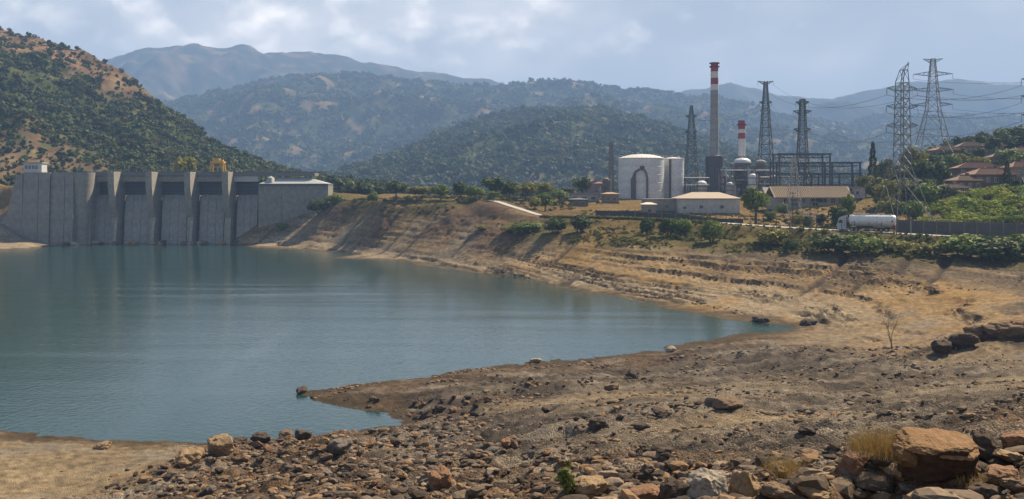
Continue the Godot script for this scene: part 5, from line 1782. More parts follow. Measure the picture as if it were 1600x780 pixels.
# ---------------------------------------------------------------- fences, walls and poles by the road
func build_roadside() -> void:
	var steel := surface("fence steel", 0.07, 0.065, 0.06, 0.7, 3.0)
	# wire fence on the water side of the road
	var f := thing("wire_fence", road_at(1380.0, -5.6), "thin wire fence on dark posts along the water side of the road", "fence")
	var px := 1128.0
	var last := Vector3.ZERO
	var wires := []
	while px < 1640.0:
		var p := road_at(px, -5.6) - f.position
		var b := Build.new()
		b.bar(p - Vector3.UP * 0.5, p + Vector3.UP * 2.9, 0.13)
		b.bar(p + Vector3.UP * 2.9, p + Vector3(0, 3.25, 0.3), 0.1)
		part("post", b, steel, f)
		if px > 1129.0:
			for k in 5:
				var h := 0.4 + k * 0.6
				var w := Build.new()
				w.bar(last + Vector3.UP * h, p + Vector3.UP * h, 0.02)
				part("wire", w, steel, f)
		last = p
		px += 19.5
	# dark boundary wall on the land side
	var sets := [[1399.0, 1660.0, 8.0, 3.5, "dark grey concrete wall behind the road under the green bushes"], [905.0, 1136.0, 9.0, 2.3, "low dark wall behind the road below the white tanks"]]
	for s in sets:
		var wt := thing("boundary_wall", road_at((s[0] + s[1]) / 2, s[2]), s[4], "wall")
		var cm := surface("dark wall panel", 0.105, 0.10, 0.095, 0.9, 5.0, "stain") if s[3] > 3.0 else surface("dark low wall", 0.06, 0.058, 0.058, 0.9, 5.0, "stain")
		var q: float = s[0]
		while q < s[1]:
			var a := road_at(q, s[2]) - wt.position
			var c := road_at(minf(q + 21.0, s[1]), s[2]) - wt.position
			var b := Build.new()
			var y := (a.y + c.y) / 2.0
			var dir := Vector3(c.x - a.x, 0, c.z - a.z)
			b.box(Vector3((a.x + c.x) / 2, y + s[3] / 2 - 0.4, (a.z + c.z) / 2), Vector3(dir.length() - 0.32, s[3] + 0.8, 0.22), Basis(Vector3.UP, atan2(-dir.z, dir.x)))
			part("panel", b, cm, wt)
			var g := Build.new()
			g.box(Vector3(a.x, a.y + s[3] / 2 - 0.3, a.z), Vector3(0.36, s[3] + 1.1, 0.4))
			part("post", g, surface("wall post", 0.15, 0.14, 0.13, 0.9, 4.0), wt)
			q += 21.0
	# poles
	for e in [[1405.0, -4.8, 10.0, "tall thin pole beside the tanker truck's rear"], [1427.0, -4.8, 4.6, "short pale pole just right of the truck"], [1224.0, 8.0, 10.5, "dark utility pole at the left end of the tan-roofed hall"], [1273.0, -4.8, 7.5, "dark pole beside the road before the hall"], [1233.0, 16.0, 6.0, "pale slanted pole before the hall"], [1525.0, -4.8, 4.4, "dark pole before the concrete wall"]]:
		var p := road_at(e[0], e[1])
		var t := thing("pole", p, e[3], "pole", "poles by the road")
		var b := Build.new()
		b.tube(Vector3(0, -1, 0), Vector3(0, e[2], 0), 0.15, 0.09, 10)
		part("shaft", b, surface("pole pale", 0.34, 0.33, 0.31, 0.7, 3.0) if "pale" in e[3] else steel, t)
		var c := Build.new()
		c.box(Vector3(0, e[2] - 0.5, 0), Vector3(1.5, 0.12, 0.12))
		part("cross_arm", c, steel, t)
		for x in [-0.65, 0.65]:
			var i := Build.new()
			i.lathe(Vector3(x, e[2] - 0.44, 0), [Vector2(0.07, 0), Vector2(0.09, 0.12), Vector2(0.04, 0.22)], 8)
			part("insulator", i, surface("insulator grey", 0.14, 0.15, 0.15, 0.4, 4.0), t)

# ---------------------------------------------------------------- trees
var crowns := {}
var trunk_mesh: ArrayMesh
var bush_stems: ArrayMesh

func trunk(seed_: int, forks: int) -> ArrayMesh:
	var r := RandomNumberGenerator.new()
	r.seed = seed_
	var b := Build.new()
	b.tube(Vector3(0, -0.06, 0), Vector3(0.01, 0.34, 0), 0.045, 0.032, 8)
	for k in forks:
		var a := TAU * k / forks + r.randf()
		var q := Vector3(cos(a) * 0.16, 0.56 + r.randf() * 0.1, sin(a) * 0.16)
		b.tube(Vector3(0.01, 0.32, 0), q, 0.026, 0.014, 6)
		b.tube(q, q + Vector3(cos(a + 0.6) * 0.14, 0.14, sin(a + 0.6) * 0.14), 0.014, 0.006, 5)
		b.tube(q, q + Vector3(cos(a - 0.7) * 0.12, 0.17, sin(a - 0.7) * 0.12), 0.012, 0.005, 5)
	return b.mesh()

func tree(px: float, top_py: float, base_py: float, w_px: float, d: float, leaf: Material, shape: String, label: String, group: String, called := "tree", category := "tree") -> void:
	var p := ground_at(px, d)
	var s := d / FOCAL
	var h := maxf(at(px, top_py, d).y - p.y, 0.8)
	if base_py > 0.0:
		h = (base_py - top_py) * s
	var w := w_px * s
	var t := thing(called, p, label, category, group)
	t.rotation.y = rng.randf() * TAU
	if shape.begins_with("bush"):
		var c := put("foliage", crowns[shape], leaf, t)
		c.scale = Vector3(w * 0.56, h * 0.62, w * 0.56)
		c.position.y = h * 0.42
		var st := put("stem", bush_stems, mats.bark, t)
		st.scale = Vector3(w, h * 0.8, w)
	elif shape == "cone":
		var c := put("crown", crowns[shape], leaf, t)
		c.scale = Vector3(w, h, w)
		var tr := put("trunk", trunk_mesh, mats.bark, t)
		tr.scale = Vector3(h * 0.5, h * 0.6, h * 0.5)
	else:
		var c := put("crown", crowns[shape], leaf, t)
		c.scale = Vector3(w * 0.56, h * 0.46, w * 0.56)
		c.position.y = h * 0.60
		var tr := put("trunk", trunk_mesh, mats.bark, t)
		tr.scale = Vector3(h * 0.9, h, h * 0.9)

func cone_crown(seed_: int) -> ArrayMesh:      # a conifer one metre high and about one across
	var r := RandomNumberGenerator.new()
	r.seed = seed_
	var b := Build.new()
	b.colored = true
	for k in 900:
		var y := pow(r.randf(), 0.8)
		var rad := (1.0 - y) * 0.46 * (0.75 + 0.25 * sin(y * 40.0)) + 0.02
		var a := r.randf() * TAU
		var q := rad * sqrt(r.randf_range(0.3, 1.0))
		var p := Vector3(cos(a) * q, 0.08 + y * 0.92, sin(a) * q)
		var out := Vector3(cos(a), -0.35, sin(a)).normalized()
		var side := out.cross(Vector3(r.randfn(), 1, r.randfn())).normalized()
		var g := r.randf_range(0.7, 1.25)
		b.tint = Color(g, g, g)
		b.tri(p - side * 0.03, p + out * 0.085, p + side * 0.03)
	return b.mesh()

func build_trees() -> void:
	surface("bark", 0.085, 0.065, 0.045, 0.9, 2.0)
	for k in 4:
		crowns["round%d" % k] = crown_mesh(300 + k, 13, 95, 0.10, 0.9, 0.28)
		crowns["bush%d" % k] = crown_mesh(340 + k, 14, 120, 0.085, 0.8, 0.3)
	crowns["cone"] = cone_crown(77)
	trunk_mesh = trunk(5, 5)
	var bs := Build.new()
	for k in 6:
		var a := TAU * k / 6.0
		bs.tube(Vector3(cos(a) * 0.05, -0.1, sin(a) * 0.05), Vector3(cos(a) * 0.28, 0.62, sin(a) * 0.28), 0.02, 0.008, 5)
	bush_stems = bs.mesh()
	var deep := leaf_mat("dark green leaves", 0.06, 0.085, 0.02)
	var mid := leaf_mat("mid green leaves", 0.135, 0.18, 0.03)
	var olive := leaf_mat("olive leaves", 0.19, 0.18, 0.035)
	var lime := leaf_mat("bright green leaves", 0.2, 0.25, 0.03)
	var dull := leaf_mat("dull grey green leaves", 0.12, 0.13, 0.055)
	var L := "trees along the top of the far bank"
	var row := [
		[582, 296, 20, 396, mid, "smallest round tree at the dam end of the bank-top row"], [619, 280, 36, 393, deep, "dark umbrella-shaped tree standing apart near the dam end of the bank-top row"], [655, 287, 38, 390, olive, "broad low olive tree, first after the dark umbrella-shaped one"], [688, 287, 34, 388, mid, "low olive tree, second after the dark umbrella-shaped one"],
		[720, 280, 28, 386, deep, "upright dark tree at the middle of the bank-top row"], [742, 289, 36, 372, mid, "low round tree just before the tallest bank-top tree"], [768, 271, 42, 384, deep, "tallest dark tree of the bank-top row"], [771, 298, 26, 358, mid, "small tree in front of the tallest bank-top tree"],
		[796, 279, 32, 390, deep, "dark tree just right of the tallest bank-top tree"], [822, 283, 40, 380, olive, "yellow-green tree above the sloping road"], [848, 281, 34, 398, olive, "yellowish tree behind the bend of the sloping road"], [852, 300, 34, 352, mid, "round green tree beside the sloping road"], [836, 306, 22, 346, olive, "small leafy tree nearest the sloping road"], [874, 294, 30, 372, mid, "bushy tree right of the sloping road"],
		[910, 271, 27, 425, deep, "single round dark tree before the brown building"], [886, 291, 30, 430, dull, "grey green tree left of the single round dark one"]]
	for k in row.size():
		var e: Array = row[k]
		tree(e[0], e[1], 0.0, e[2], e[3], e[4], "round%d" % (k % 4), e[5], L)
	tree(1181, 289, 0.0, 48, 303, mid, "round1", "big round tree by the road before the white building", "")
	tree(1364, 221, 0.0, 30, 380, deep, "cone", "tall dark conifer behind the hall's end", "", "conifer")
	tree(1574, 250, 0.0, 24, 336, deep, "cone", "dark cypress between the lower villa and the edge villa", "", "cypress")
	tree(286, 234, 0.0, 40, 452, olive, "round2", "round olive tree behind the dam crest left of the yellow crane", "")
	var V := "trees and bushes among the village houses"
	for e in [[1384, 236, 44, 400, dull, "bush1", "grey green tree left of the nearest pylon"], [1402, 250, 48, 368, dull, "round0", "loose grey green tree directly behind the nearest pylon"], [1428, 226, 46, 405, olive, "round1", "tall olive tree right behind the nearest pylon's waist"], [1444, 244, 46, 360, deep, "round2", "dark tree right of the nearest pylon"], [1466, 250, 46, 352, deep, "round3", "dark round tree left of the upper villa"], [1486, 240, 36, 400, mid, "round1", "green tree above the upper villa's roof"],
		[1418, 270, 56, 325, dull, "bush2", "grey thicket around the nearest pylon's foot"], [1388, 274, 50, 322, olive, "bush0", "olive bush left of the nearest pylon's foot"], [1450, 276, 50, 316, mid, "bush3", "green bush right of the nearest pylon's foot"], [1472, 288, 34, 318, deep, "round1", "dark tree in front of the upper villa's left end"], [1370, 272, 50, 345, dull, "bush1", "dull bush between the conifer and the pylon"], [1352, 268, 30, 372, olive, "round2", "thin olive tree left of the conifer"],
		[1500, 236, 28, 412, olive, "round2", "olive tree below the leftmost red roofs"], [1532, 228, 26, 428, deep, "round0", "dark tree before the second red roof"], [1552, 212, 30, 440, deep, "round3", "dark tree before the third red roof"], [1574, 228, 36, 400, mid, "round2", "green tree above the dark cypress"], [1592, 234, 36, 388, mid, "round0", "green tree at the edge above the villas"], [1530, 240, 32, 395, olive, "bush2", "olive bush behind the upper villa's roof"],
		[1494, 270, 34, 352, deep, "round2", "dark tree between upper villa and lower brown wing"], [1512, 268, 22, 352, mid, "bush0", "green bush at the lower villa's roof corner"], [1600, 276, 34, 334, deep, "round1", "dark tree at the edge before the orange-roofed villa"], [1562, 286, 34, 330, mid, "bush1", "green bush under the dark cypress"], [1528, 292, 40, 328, mid, "bush2", "green bush below the lower villa's windows"], [1498, 296, 30, 322, olive, "bush0", "olive bush before the low outbuilding"], [1478, 214, 30, 462, deep, "round0", "first dark tree of the hilltop wood"], [1505, 207, 34, 466, deep, "round2", "second dark tree of the hilltop wood"], [1536, 203, 36, 468, deep, "round1", "third dark tree of the hilltop wood"], [1566, 198, 38, 470, mid, "round3", "fourth tree of the hilltop wood, greener"], [1594, 192, 40, 470, deep, "round0", "last dark tree of the hilltop wood at the edge"],
		[1312, 314, 36, 292, deep, "bush3", "dark bush just ahead of the tanker truck"], [1326, 302, 26, 300, mid, "round3", "slim green tree behind the truck's cab"], [1222, 314, 18, 325, mid, "bush0", "round bush before the left end of the hall"], [1392, 300, 50, 302, olive, "bush1", "olive bush behind the tanker's tank"], [1425, 306, 44, 297, mid, "bush2", "green bush behind the truck's rear"], [1204, 326, 22, 310, mid, "bush2", "low bush beside the big roadside tree"], [1245, 331, 24, 300, olive, "bush3", "low olive bush before the hall"], [1283, 330, 22, 296, deep, "bush1", "small dark bush on the ochre verge"], [1262, 334, 18, 292, deep, "bush0", "smaller dark bush left on the ochre verge"]]:
		tree(e[0], e[1], 0.0, e[2], e[3], e[4], e[5], e[6], V, "bush" if e[5].begins_with("bush") else "tree", "bush" if e[5].begins_with("bush") else "tree")
	var B := "bushes on the bank below the road"
	for e in [[868, 336, 366, 40, 300, deep, "leftmost dark bush of the pair below the low wall"], [905, 334, 366, 46, 298, deep, "right dark bush of the pair below the low wall"], [1012, 336, 368, 26, 286, deep, "small dark bush on the slope below the white building"], [1044, 340, 374, 30, 281, deep, "middle dark bush below the white building"], [1066, 336, 372, 34, 280, mid, "lighter green bush touching the middle dark one"], [1112, 339, 380, 36, 268, mid, "tall round green bush alone on the slope"], [1206, 366, 398, 60, 258, olive, "wide flat olive bush on the slope"], [1236, 376, 404, 24, 250, deep, "narrow dark bush beside the flat olive one"], [1300, 374, 412, 74, 247, deep, "large dark bush below the tanker truck"], [1348, 376, 412, 70, 244, mid, "green bush right of the large dark one below the truck"],
		[1400, 384, 408, 50, 243, olive, "dry olive bush right below the truck's rear"], [1508, 376, 420, 84, 232, mid, "big green bush below the concrete wall"], [1552, 380, 426, 92, 228, deep, "largest dark bush low on the bank near the edge"], [1594, 376, 422, 60, 229, mid, "green bush at the edge of the bank"], [1460, 388, 412, 60, 237, olive, "dry olive bush midway along the bank"], [826, 340, 362, 60, 312, mid, "broad green bush below the sloping road"], [796, 346, 358, 34, 318, olive, "low olive bush at the foot of the sloping road"], [500, 322, 346, 40, 419, deep, "dark bush against the dam's right block"], [522, 318, 336, 30, 417, mid, "small green bush beside the dam's right block"], [440, 332, 345, 22, 424, mid, "tiny bush on the pale rock by the dam"], [752, 346, 354, 26, 330, olive, "flat green patch of bush on the reddish slope"]]:
		tree(e[0], e[1], e[2], e[3], e[4], e[5], "bush%d" % (int(e[0]) % 4), e[6], B, "bush", "bush")
	# undergrowth and scrub that nobody could count
	scrub("undergrowth", "bright green undergrowth covering the slope behind the concrete wall", [1430.0, 1660.0, 284.0, 330.0], 1500, Vector2(0.9, 1.9), Color(0.17, 0.23, 0.025), Color(0.46, 0.43, 0.05))
	scrub("undergrowth", "mixed green garden growth between the village houses", [1370.0, 1680.0, 330.0, 450.0], 1500, Vector2(1.2, 2.6), Color(0.06, 0.085, 0.02), Color(0.2, 0.22, 0.04))
	scrub("woodland", "dark wood along the top of the village hill", [1440.0, 1760.0, 455.0, 520.0], 1100, Vector2(4.0, 6.5), Color(0.035, 0.058, 0.018), Color(0.07, 0.095, 0.025))
	scrub("scrub", "low olive scrub and weeds on the bank below the road", [780.0, 1680.0, 226.0, 292.0], 5200, Vector2(0.25, 0.95), Color(0.12, 0.135, 0.025), Color(0.30, 0.22, 0.06), 7.6)
	scrub("woodland", "dull green trees filling the valley between dam and plant", [500.0, 1010.0, 520.0, 950.0], 1100, Vector2(2.0, 4.2), Color(0.05, 0.07, 0.025), Color(0.11, 0.11, 0.04))
	scrub("scrub", "low dry scrub along the top of the far bank", [520.0, 900.0, 352.0, 440.0], 1500, Vector2(0.35, 1.2), Color(0.08, 0.09, 0.025), Color(0.2, 0.16, 0.06), 14.0)
	scrub("scrub", "weedy growth between the road and the plant", [900.0, 1400.0, 290.0, 345.0], 1500, Vector2(0.22, 0.75), Color(0.08, 0.1, 0.025), Color(0.28, 0.2, 0.06))
	verge()
	scrub("woodland", "green trees filling the gaps behind the plant", [900.0, 1450.0, 480.0, 860.0], 1700, Vector2(2.0, 4.0), Color(0.045, 0.065, 0.025), Color(0.09, 0.1, 0.035))

func verge() -> void:
	var places := [[], [], []]
	var tints := [[], [], []]
	for k in 520:
		var px := rng.randf_range(858.0, 1135.0) if rng.randf() < 0.8 else rng.randf_range(1135.0, 1600.0)
		var p := road_at(px, -rng.randf_range(3.0, 4.6))
		var s := rng.randf_range(0.45, 1.05) * (0.6 if px > 1135.0 else 1.0)
		var v := rng.randi_range(0, 2)
		places[v].append(Transform3D(Basis(Vector3.UP, rng.randf() * TAU).scaled(Vector3(s, s * 0.8, s)), p + Vector3.UP * s * 0.4))
		tints[v].append(Color(0.09, 0.11, 0.022).lerp(Color(0.26, 0.2, 0.05), rng.randf() * rng.randf()))
	for v in 3:
		scatter("scrub", near_crowns()[v], mats.far_leaf, places[v], tints[v], "weeds and scrub growing along the water side of the road", "vegetation")

# area: bearing from, to, range from, to
func scrub(called: String, label: String, area: Array, count: int, size: Vector2, c0: Color, c1: Color, lowest := 3.0) -> void:
	var n := fnoise(hash(label) % 999, 16.0, 3)
	var places := [[], [], []]
	var tints := [[], [], []]
	for k in count:
		var d := sqrt(rng.randf_range(area[2] * area[2], area[3] * area[3]))
		var px := rng.randf_range(area[0], area[1])
		var p := ground_at(px, d)
		var g := n.get_noise_2d(p.x, p.z)
		if p.y < lowest or g < -0.15:
			continue
		if p.z > -440.0 and p.x > -60.0 and by_road(p.x, p.z).x < 5.5:
			continue
		var s := rng.randf_range(size.x, size.y) * (0.8 + g)
		var v := rng.randi_range(0, 2)
		places[v].append(Transform3D(Basis(Vector3.UP, rng.randf() * TAU).scaled(Vector3(s, s * rng.randf_range(0.7, 1.0), s)), p + Vector3.UP * s * 0.4))
		tints[v].append(c0.lerp(c1, rng.randf() * rng.randf()))
	for v in 3:
		if places[v].size():
			scatter(called, near_crowns()[v], mats.far_leaf, places[v], tints[v], label, "vegetation")

var _near := []
func near_crowns() -> Array:
	if _near.is_empty():
		for v in 3:
			_near.append(crown_mesh(200 + v, 6, 46, 0.14, 0.85, 0.3))
	return _near

# ---------------------------------------------------------------- rocks
func rock_mesh(seed_: int, planes: int, levels: int, flat := 0.75, rough := 0.05, faces := []) -> ArrayMesh:
	var r := RandomNumberGenerator.new()
	r.seed = seed_
	var cut := []
	for k in planes:
		cut.append([Vector3(r.randfn(), r.randfn(), r.randfn()).normalized(), r.randf_range(0.66, 1.0)])
	for k in faces:
		cut.append([(k[0] as Vector3).normalized(), k[1]])
	if faces.is_empty():
		cut.append([Vector3(r.randfn() * 0.15, 1, r.randfn() * 0.15).normalized(), r.randf_range(0.6, 0.8)])
	var nz := fnoise(seed_, 0.7, 5)
	# an icosphere
	var t := (1.0 + sqrt(5.0)) / 2.0
	var vs := [Vector3(-1, t, 0), Vector3(1, t, 0), Vector3(-1, -t, 0), Vector3(1, -t, 0), Vector3(0, -1, t), Vector3(0, 1, t), Vector3(0, -1, -t), Vector3(0, 1, -t), Vector3(t, 0, -1), Vector3(t, 0, 1), Vector3(-t, 0, -1), Vector3(-t, 0, 1)]
	var fs := [[0, 11, 5], [0, 5, 1], [0, 1, 7], [0, 7, 10], [0, 10, 11], [1, 5, 9], [5, 11, 4], [11, 10, 2], [10, 7, 6], [7, 1, 8], [3, 9, 4], [3, 4, 2], [3, 2, 6], [3, 6, 8], [3, 8, 9], [4, 9, 5], [2, 4, 11], [6, 2, 10], [8, 6, 7], [9, 8, 1]]
	var tris := []
	for f in fs:
		tris.append([vs[f[0]].normalized(), vs[f[1]].normalized(), vs[f[2]].normalized()])
	for _l in levels:
		var more := []
		for q in tris:
			var a: Vector3 = ((q[0] + q[1]) as Vector3).normalized()
			var b: Vector3 = ((q[1] + q[2]) as Vector3).normalized()
			var c: Vector3 = ((q[2] + q[0]) as Vector3).normalized()
			more.append([q[0], a, c]); more.append([a, q[1], b]); more.append([c, b, q[2]]); more.append([a, b, c])
		tris = more
	var shape := func(d: Vector3) -> Vector3:
		var m := 1.15
		for c in cut:
			var k: float = d.dot(c[0])
			if k > 0.05:
				m = minf(m, c[1] / k)
		m *= 1.0 + nz.get_noise_3dv(d) * rough * 3.0
		return Vector3(d.x * m, d.y * m * flat, d.z * m)
	var b := Build.new()
	for q in tris:
		var p: Vector3 = shape.call(q[0])
		var e: Vector3 = shape.call(q[1])
		var g: Vector3 = shape.call(q[2])
		b.tri(p, e, g)
	return b.mesh()

func rock_mat(called: String, r: float, g: float, b: float) -> StandardMaterial3D:
	if not mats.has(called):
		var m := StandardMaterial3D.new()
		m.resource_name = called
		m.albedo_color = lin(r, g, b)
		m.roughness = 0.9
		m.metallic_specular = 0.25
		m.albedo_texture = tex.mottle
		tri_tex(m, 1.4)
		m.heightmap_enabled = true
		m.heightmap_texture = tex.relief
		m.heightmap_scale = 2.2
		m.detail_enabled = true
		m.detail_blend_mode = BaseMaterial3D.BLEND_MODE_MUL
		m.detail_uv_layer = BaseMaterial3D.DETAIL_UV_2
		m.detail_albedo = tex.fine
		m.uv2_triplanar = true
		m.uv2_world_triplanar = true
		m.uv2_scale = Vector3.ONE / 0.5
		mats[called] = m
	return mats[called]

var rocks := []
func rock(p: Vector3, size: Vector3, m: Material, label: String, group: String, variant: int, sink := 0.25, tilt := 0.3) -> void:
	var o := put("rock", rocks[variant % rocks.size()], m)
	o.position = p + Vector3.UP * size.y * (0.5 - sink)
	o.basis = Basis.from_euler(Vector3(rng.randf_range(-tilt, tilt), rng.randf() * TAU, rng.randf_range(-tilt, tilt))).scaled_local(Vector3.ONE)
	o.scale = size * 0.55
	tag(o, label, "rock", group)

func build_rocks() -> void:
	for k in 10:
		rocks.append(rock_mesh(500 + k, 14, 3, 0.95, 0.085))
	var brown := rock_mat("brown rock", 0.235, 0.16, 0.10)
	var dark := rock_mat("dark rock", 0.11, 0.08, 0.058)
	var grey := rock_mat("grey rock", 0.21, 0.175, 0.145)
	var tan := rock_mat("tan rock", 0.38, 0.26, 0.145)
	var red := rock_mat("reddish rock", 0.29, 0.165, 0.095)
	var pale := rock_mat("pale rock", 0.42, 0.35, 0.27)
	var tones := [brown, dark, grey, dark, red, brown, grey, brown, tan]
	# the large boulder: flat tan cap over a body with its shade painted in
	var bp := sighted(1466, 762, 12.0, 60.0)
	var u := -bp.z / FOCAL * 0.93
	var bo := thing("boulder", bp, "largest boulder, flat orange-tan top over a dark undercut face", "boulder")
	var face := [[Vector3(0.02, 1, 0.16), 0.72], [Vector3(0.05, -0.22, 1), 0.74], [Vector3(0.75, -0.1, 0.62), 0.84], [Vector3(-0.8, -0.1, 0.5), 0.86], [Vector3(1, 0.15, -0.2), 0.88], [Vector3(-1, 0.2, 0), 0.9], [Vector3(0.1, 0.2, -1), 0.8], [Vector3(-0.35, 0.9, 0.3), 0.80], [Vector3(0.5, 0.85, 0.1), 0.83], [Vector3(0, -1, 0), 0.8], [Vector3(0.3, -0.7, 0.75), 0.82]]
	var bodyo := put("body", rock_mesh(912, 0, 4, 1.0, 0.045, face), rock_mat("boulder body painted shade", 0.085, 0.048, 0.028), bo)
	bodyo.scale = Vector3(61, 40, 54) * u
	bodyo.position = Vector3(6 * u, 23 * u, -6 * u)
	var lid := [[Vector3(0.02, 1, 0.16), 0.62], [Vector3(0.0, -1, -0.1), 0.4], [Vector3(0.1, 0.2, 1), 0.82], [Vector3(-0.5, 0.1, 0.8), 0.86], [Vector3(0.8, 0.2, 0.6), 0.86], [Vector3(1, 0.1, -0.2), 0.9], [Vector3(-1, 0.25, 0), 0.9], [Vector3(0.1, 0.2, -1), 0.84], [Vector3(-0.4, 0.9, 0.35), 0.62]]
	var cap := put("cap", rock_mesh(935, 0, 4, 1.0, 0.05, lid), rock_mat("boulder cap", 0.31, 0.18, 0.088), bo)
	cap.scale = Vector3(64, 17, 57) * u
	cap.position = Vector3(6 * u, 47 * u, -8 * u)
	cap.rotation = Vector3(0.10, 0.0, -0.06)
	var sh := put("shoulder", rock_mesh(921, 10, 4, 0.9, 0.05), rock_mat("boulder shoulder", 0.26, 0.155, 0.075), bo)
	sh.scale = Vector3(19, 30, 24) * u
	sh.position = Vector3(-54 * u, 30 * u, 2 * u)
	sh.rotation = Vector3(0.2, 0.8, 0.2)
	# rocks one can point to: bearing, drop of the foot, width, height in sighted units
	var list := [
		[342, 707, 44, 30, tan, "large rounded tan rock at the water's edge beside the sandy beach"], [297, 728, 40, 26, tan, "tan slab leaning on the edge of the rocky mound above the sand"], [160, 702, 25, 12, tan, "lone small rock lying on the pale sandy beach"], [935, 671, 33, 18, dark, "dark squarish boulder alone on the gravel flat"], [1137, 638, 38, 19, brown, "brown wedge-shaped boulder with a pale top on the gravel flat"],
		[1112, 633, 16, 14, grey, "small grey rock touching the brown wedge-shaped boulder"], [957, 609, 24, 12, brown, "rock with a pale top at the head of the sandy streak"], [988, 593, 20, 13, dark, "dark rock uphill of the sandy streak"], [1048, 549, 14, 9, pale, "pale rock at the waterline where the spit bends"], [838, 566, 16, 7, pale, "pale orange rock on the shore edge of the spit"], [472, 615, 18, 11, dark, "dark rock at the very tip of the spit"],
		[528, 708, 42, 24, grey, "smooth dark grey rock on the mound near the water"], [474, 687, 28, 17, dark, "dark rock on the shoreline between two smaller ones"], [445, 684, 22, 12, brown, "low brown rock below the thin dead twig"], [407, 692, 30, 17, dark, "dark rock on the shoreline nearest the tan rounded one"], [372, 694, 24, 13, dark, "dark rock right beside the large rounded tan rock"], [689, 768, 38, 36, red, "rounded reddish rock in the middle of the rubble below"],
		[1262, 679, 24, 11, dark, "dark flat rock on the gravel above the dry grass"], [1254, 646, 20, 9, dark, "dark rock on the pale sandy patch of the flat"], [1030, 650, 26, 9, dark, "long thin dark rock on the gravel flat"], [856, 642, 24, 7, dark, "thin dark ledge rock on the gravel left of the boulder"], [1000, 672, 26, 10, dark, "dark rock right of the squarish boulder"],
		[922, 782, 52, 26, tan, "rounded tan boulder beside the green weed"], [1102, 782, 62, 46, pale, "grey boulder with a bright slanting top at the bottom edge"], [1163, 784, 44, 48, tan, "upright pointed tan boulder at the bottom edge"], [1052, 784, 44, 30, dark, "dark boulder left of the bright-topped one"], [1004, 786, 60, 20, red, "flat reddish slab at the bottom edge"], [1332, 750, 44, 40, red, "dark reddish pointed rock below the dry grass"], [1218, 784, 52, 24, brown, "brown rock below the right hand tuft of grass"], [1270, 786, 60, 18, tan, "flat tan rock at the bottom edge left of the pointed rock"],
		[1592, 706, 46, 26, red, "smooth rounded reddish rock at the edge above the boulder"], [1540, 712, 40, 32, dark, "black-faced rock just right of the boulder's top"], [1566, 752, 60, 26, red, "flat pinkish slab right of the large boulder"], [1580, 725, 50, 14, tan, "long tan slab behind the pinkish one"], [1542, 778, 44, 22, dark, "dark rock at the foot of the large boulder"], [1402, 752, 30, 22, tan, "tan rock left of the large boulder"], [1592, 782, 46, 20, brown, "brown rock in the bottom corner"], [1572, 690, 22, 11, pale, "small pale stone above the smooth reddish rock"],
		[1473, 552, 34, 26, dark, "dark jagged rock standing before the outcrop"], [1508, 540, 44, 22, dark, "black rock at the near end of the outcrop"], [1538, 532, 60, 26, brown, "long brown ridge rock in the middle of the outcrop"], [1575, 528, 60, 24, brown, "brown rock behind the middle of the outcrop"], [1596, 516, 50, 20, red, "reddish rock at the far end of the outcrop"], [1530, 516, 24, 12, tan, "tan rock perched above the outcrop"], [1190, 503, 24, 9, dark, "dark rock on the ledge above the inlet's closed end"], [1262, 508, 22, 10, dark, "dark rock just past the inlet's end"]]
	for k in list.size():
		var e: Array = list[k]
		var p := sighted(e[0], minf(e[1], 779.0), 11.0)
		var s := -p.z / FOCAL
		rock(p, Vector3(e[2] * s, e[3] * s * 1.15, e[2] * s * rng.randf_range(0.7, 1.0)), e[4], e[5], "", k, 0.2, 0.2)
	# loose rocks of the rubble: alike, so they share words by place
	var zones := [
		[210.0, 900.0, 694.0, 778.0, 150, 7.0, 22.0, "loose brown rock among many on the rocky mound along the bottom", "loose rocks of the rocky mound", ["rubble heap beside the sandy beach", "rubble heap below the shoreline rocks", "rubble heap around the rounded reddish rock", "rubble heap beside the green weed"]],
		[980.0, 1600.0, 735.0, 778.0, 45, 10.0, 34.0, "loose rock among many around the large boulders at the bottom", "loose rocks around the large boulders", ["rubble by the bright-topped boulder", "rubble by the flat tan rock", "rubble left of the largest boulder", "rubble right of the largest boulder"]],
		[560.0, 780.0, 625.0, 655.0, 24, 8.0, 20.0, "dark broken rock of the ledge along the spit's near edge", "broken rocks along the spit's near edge", ["spit's dark ledge by the cove", "spit's dark ledge by the gravel flat"]],
		[760.0, 1590.0, 575.0, 700.0, 34, 4.0, 9.0, "small dark rock scattered on the grey gravel flat", "small rocks on the gravel flat", ["gravel flat by the sandy streak", "gravel flat by the wedge-shaped boulder", "gravel flat by the dead sapling", "gravel flat below the dark outcrop"]]]
	for z in zones:
		var placed := 0
		var tries := 0
		while placed < z[4] and tries < 3000:
			tries += 1
			var px := rng.randf_range(z[0], z[1])
			var py := rng.randf_range(z[2], z[3])
			if py < 780.0 - (px - 150.0) * 0.62 and px < 330.0:
				continue
			var p := sighted(px, py, 11.0)
			if p.y < 0.12:
				continue
			var s := -p.z / FOCAL
			var w := lerpf(z[5], z[6], pow(rng.randf(), 2.2)) * s
			var m: Material = tones[rng.randi_range(0, tones.size() - 1)]
			if "dark" in z[7]:
				m = dark if rng.randf() < 0.7 else brown
			var tone: String = {brown: "brown", dark: "dark", grey: "grey", tan: "tan", red: "reddish"}[m]
			var spots: Array = z[9]
			var spot: String = spots[mini(int((px - z[0]) / (z[1] - z[0]) * spots.size()), spots.size() - 1)]
			var row: String = "upper " if py < (z[2] + z[3]) / 2.0 else "lower "
			rock(p, Vector3(w, w * rng.randf_range(0.45, 0.8), w * rng.randf_range(0.6, 1.1)), m, "%s %s rock in the %s%s" % ["larger" if w / s > lerpf(z[5], z[6], 0.35) else "small", tone, row, spot], "%s, %s" % [z[8], spot], rng.randi_range(0, 9), 0.22, 0.5)
			placed += 1
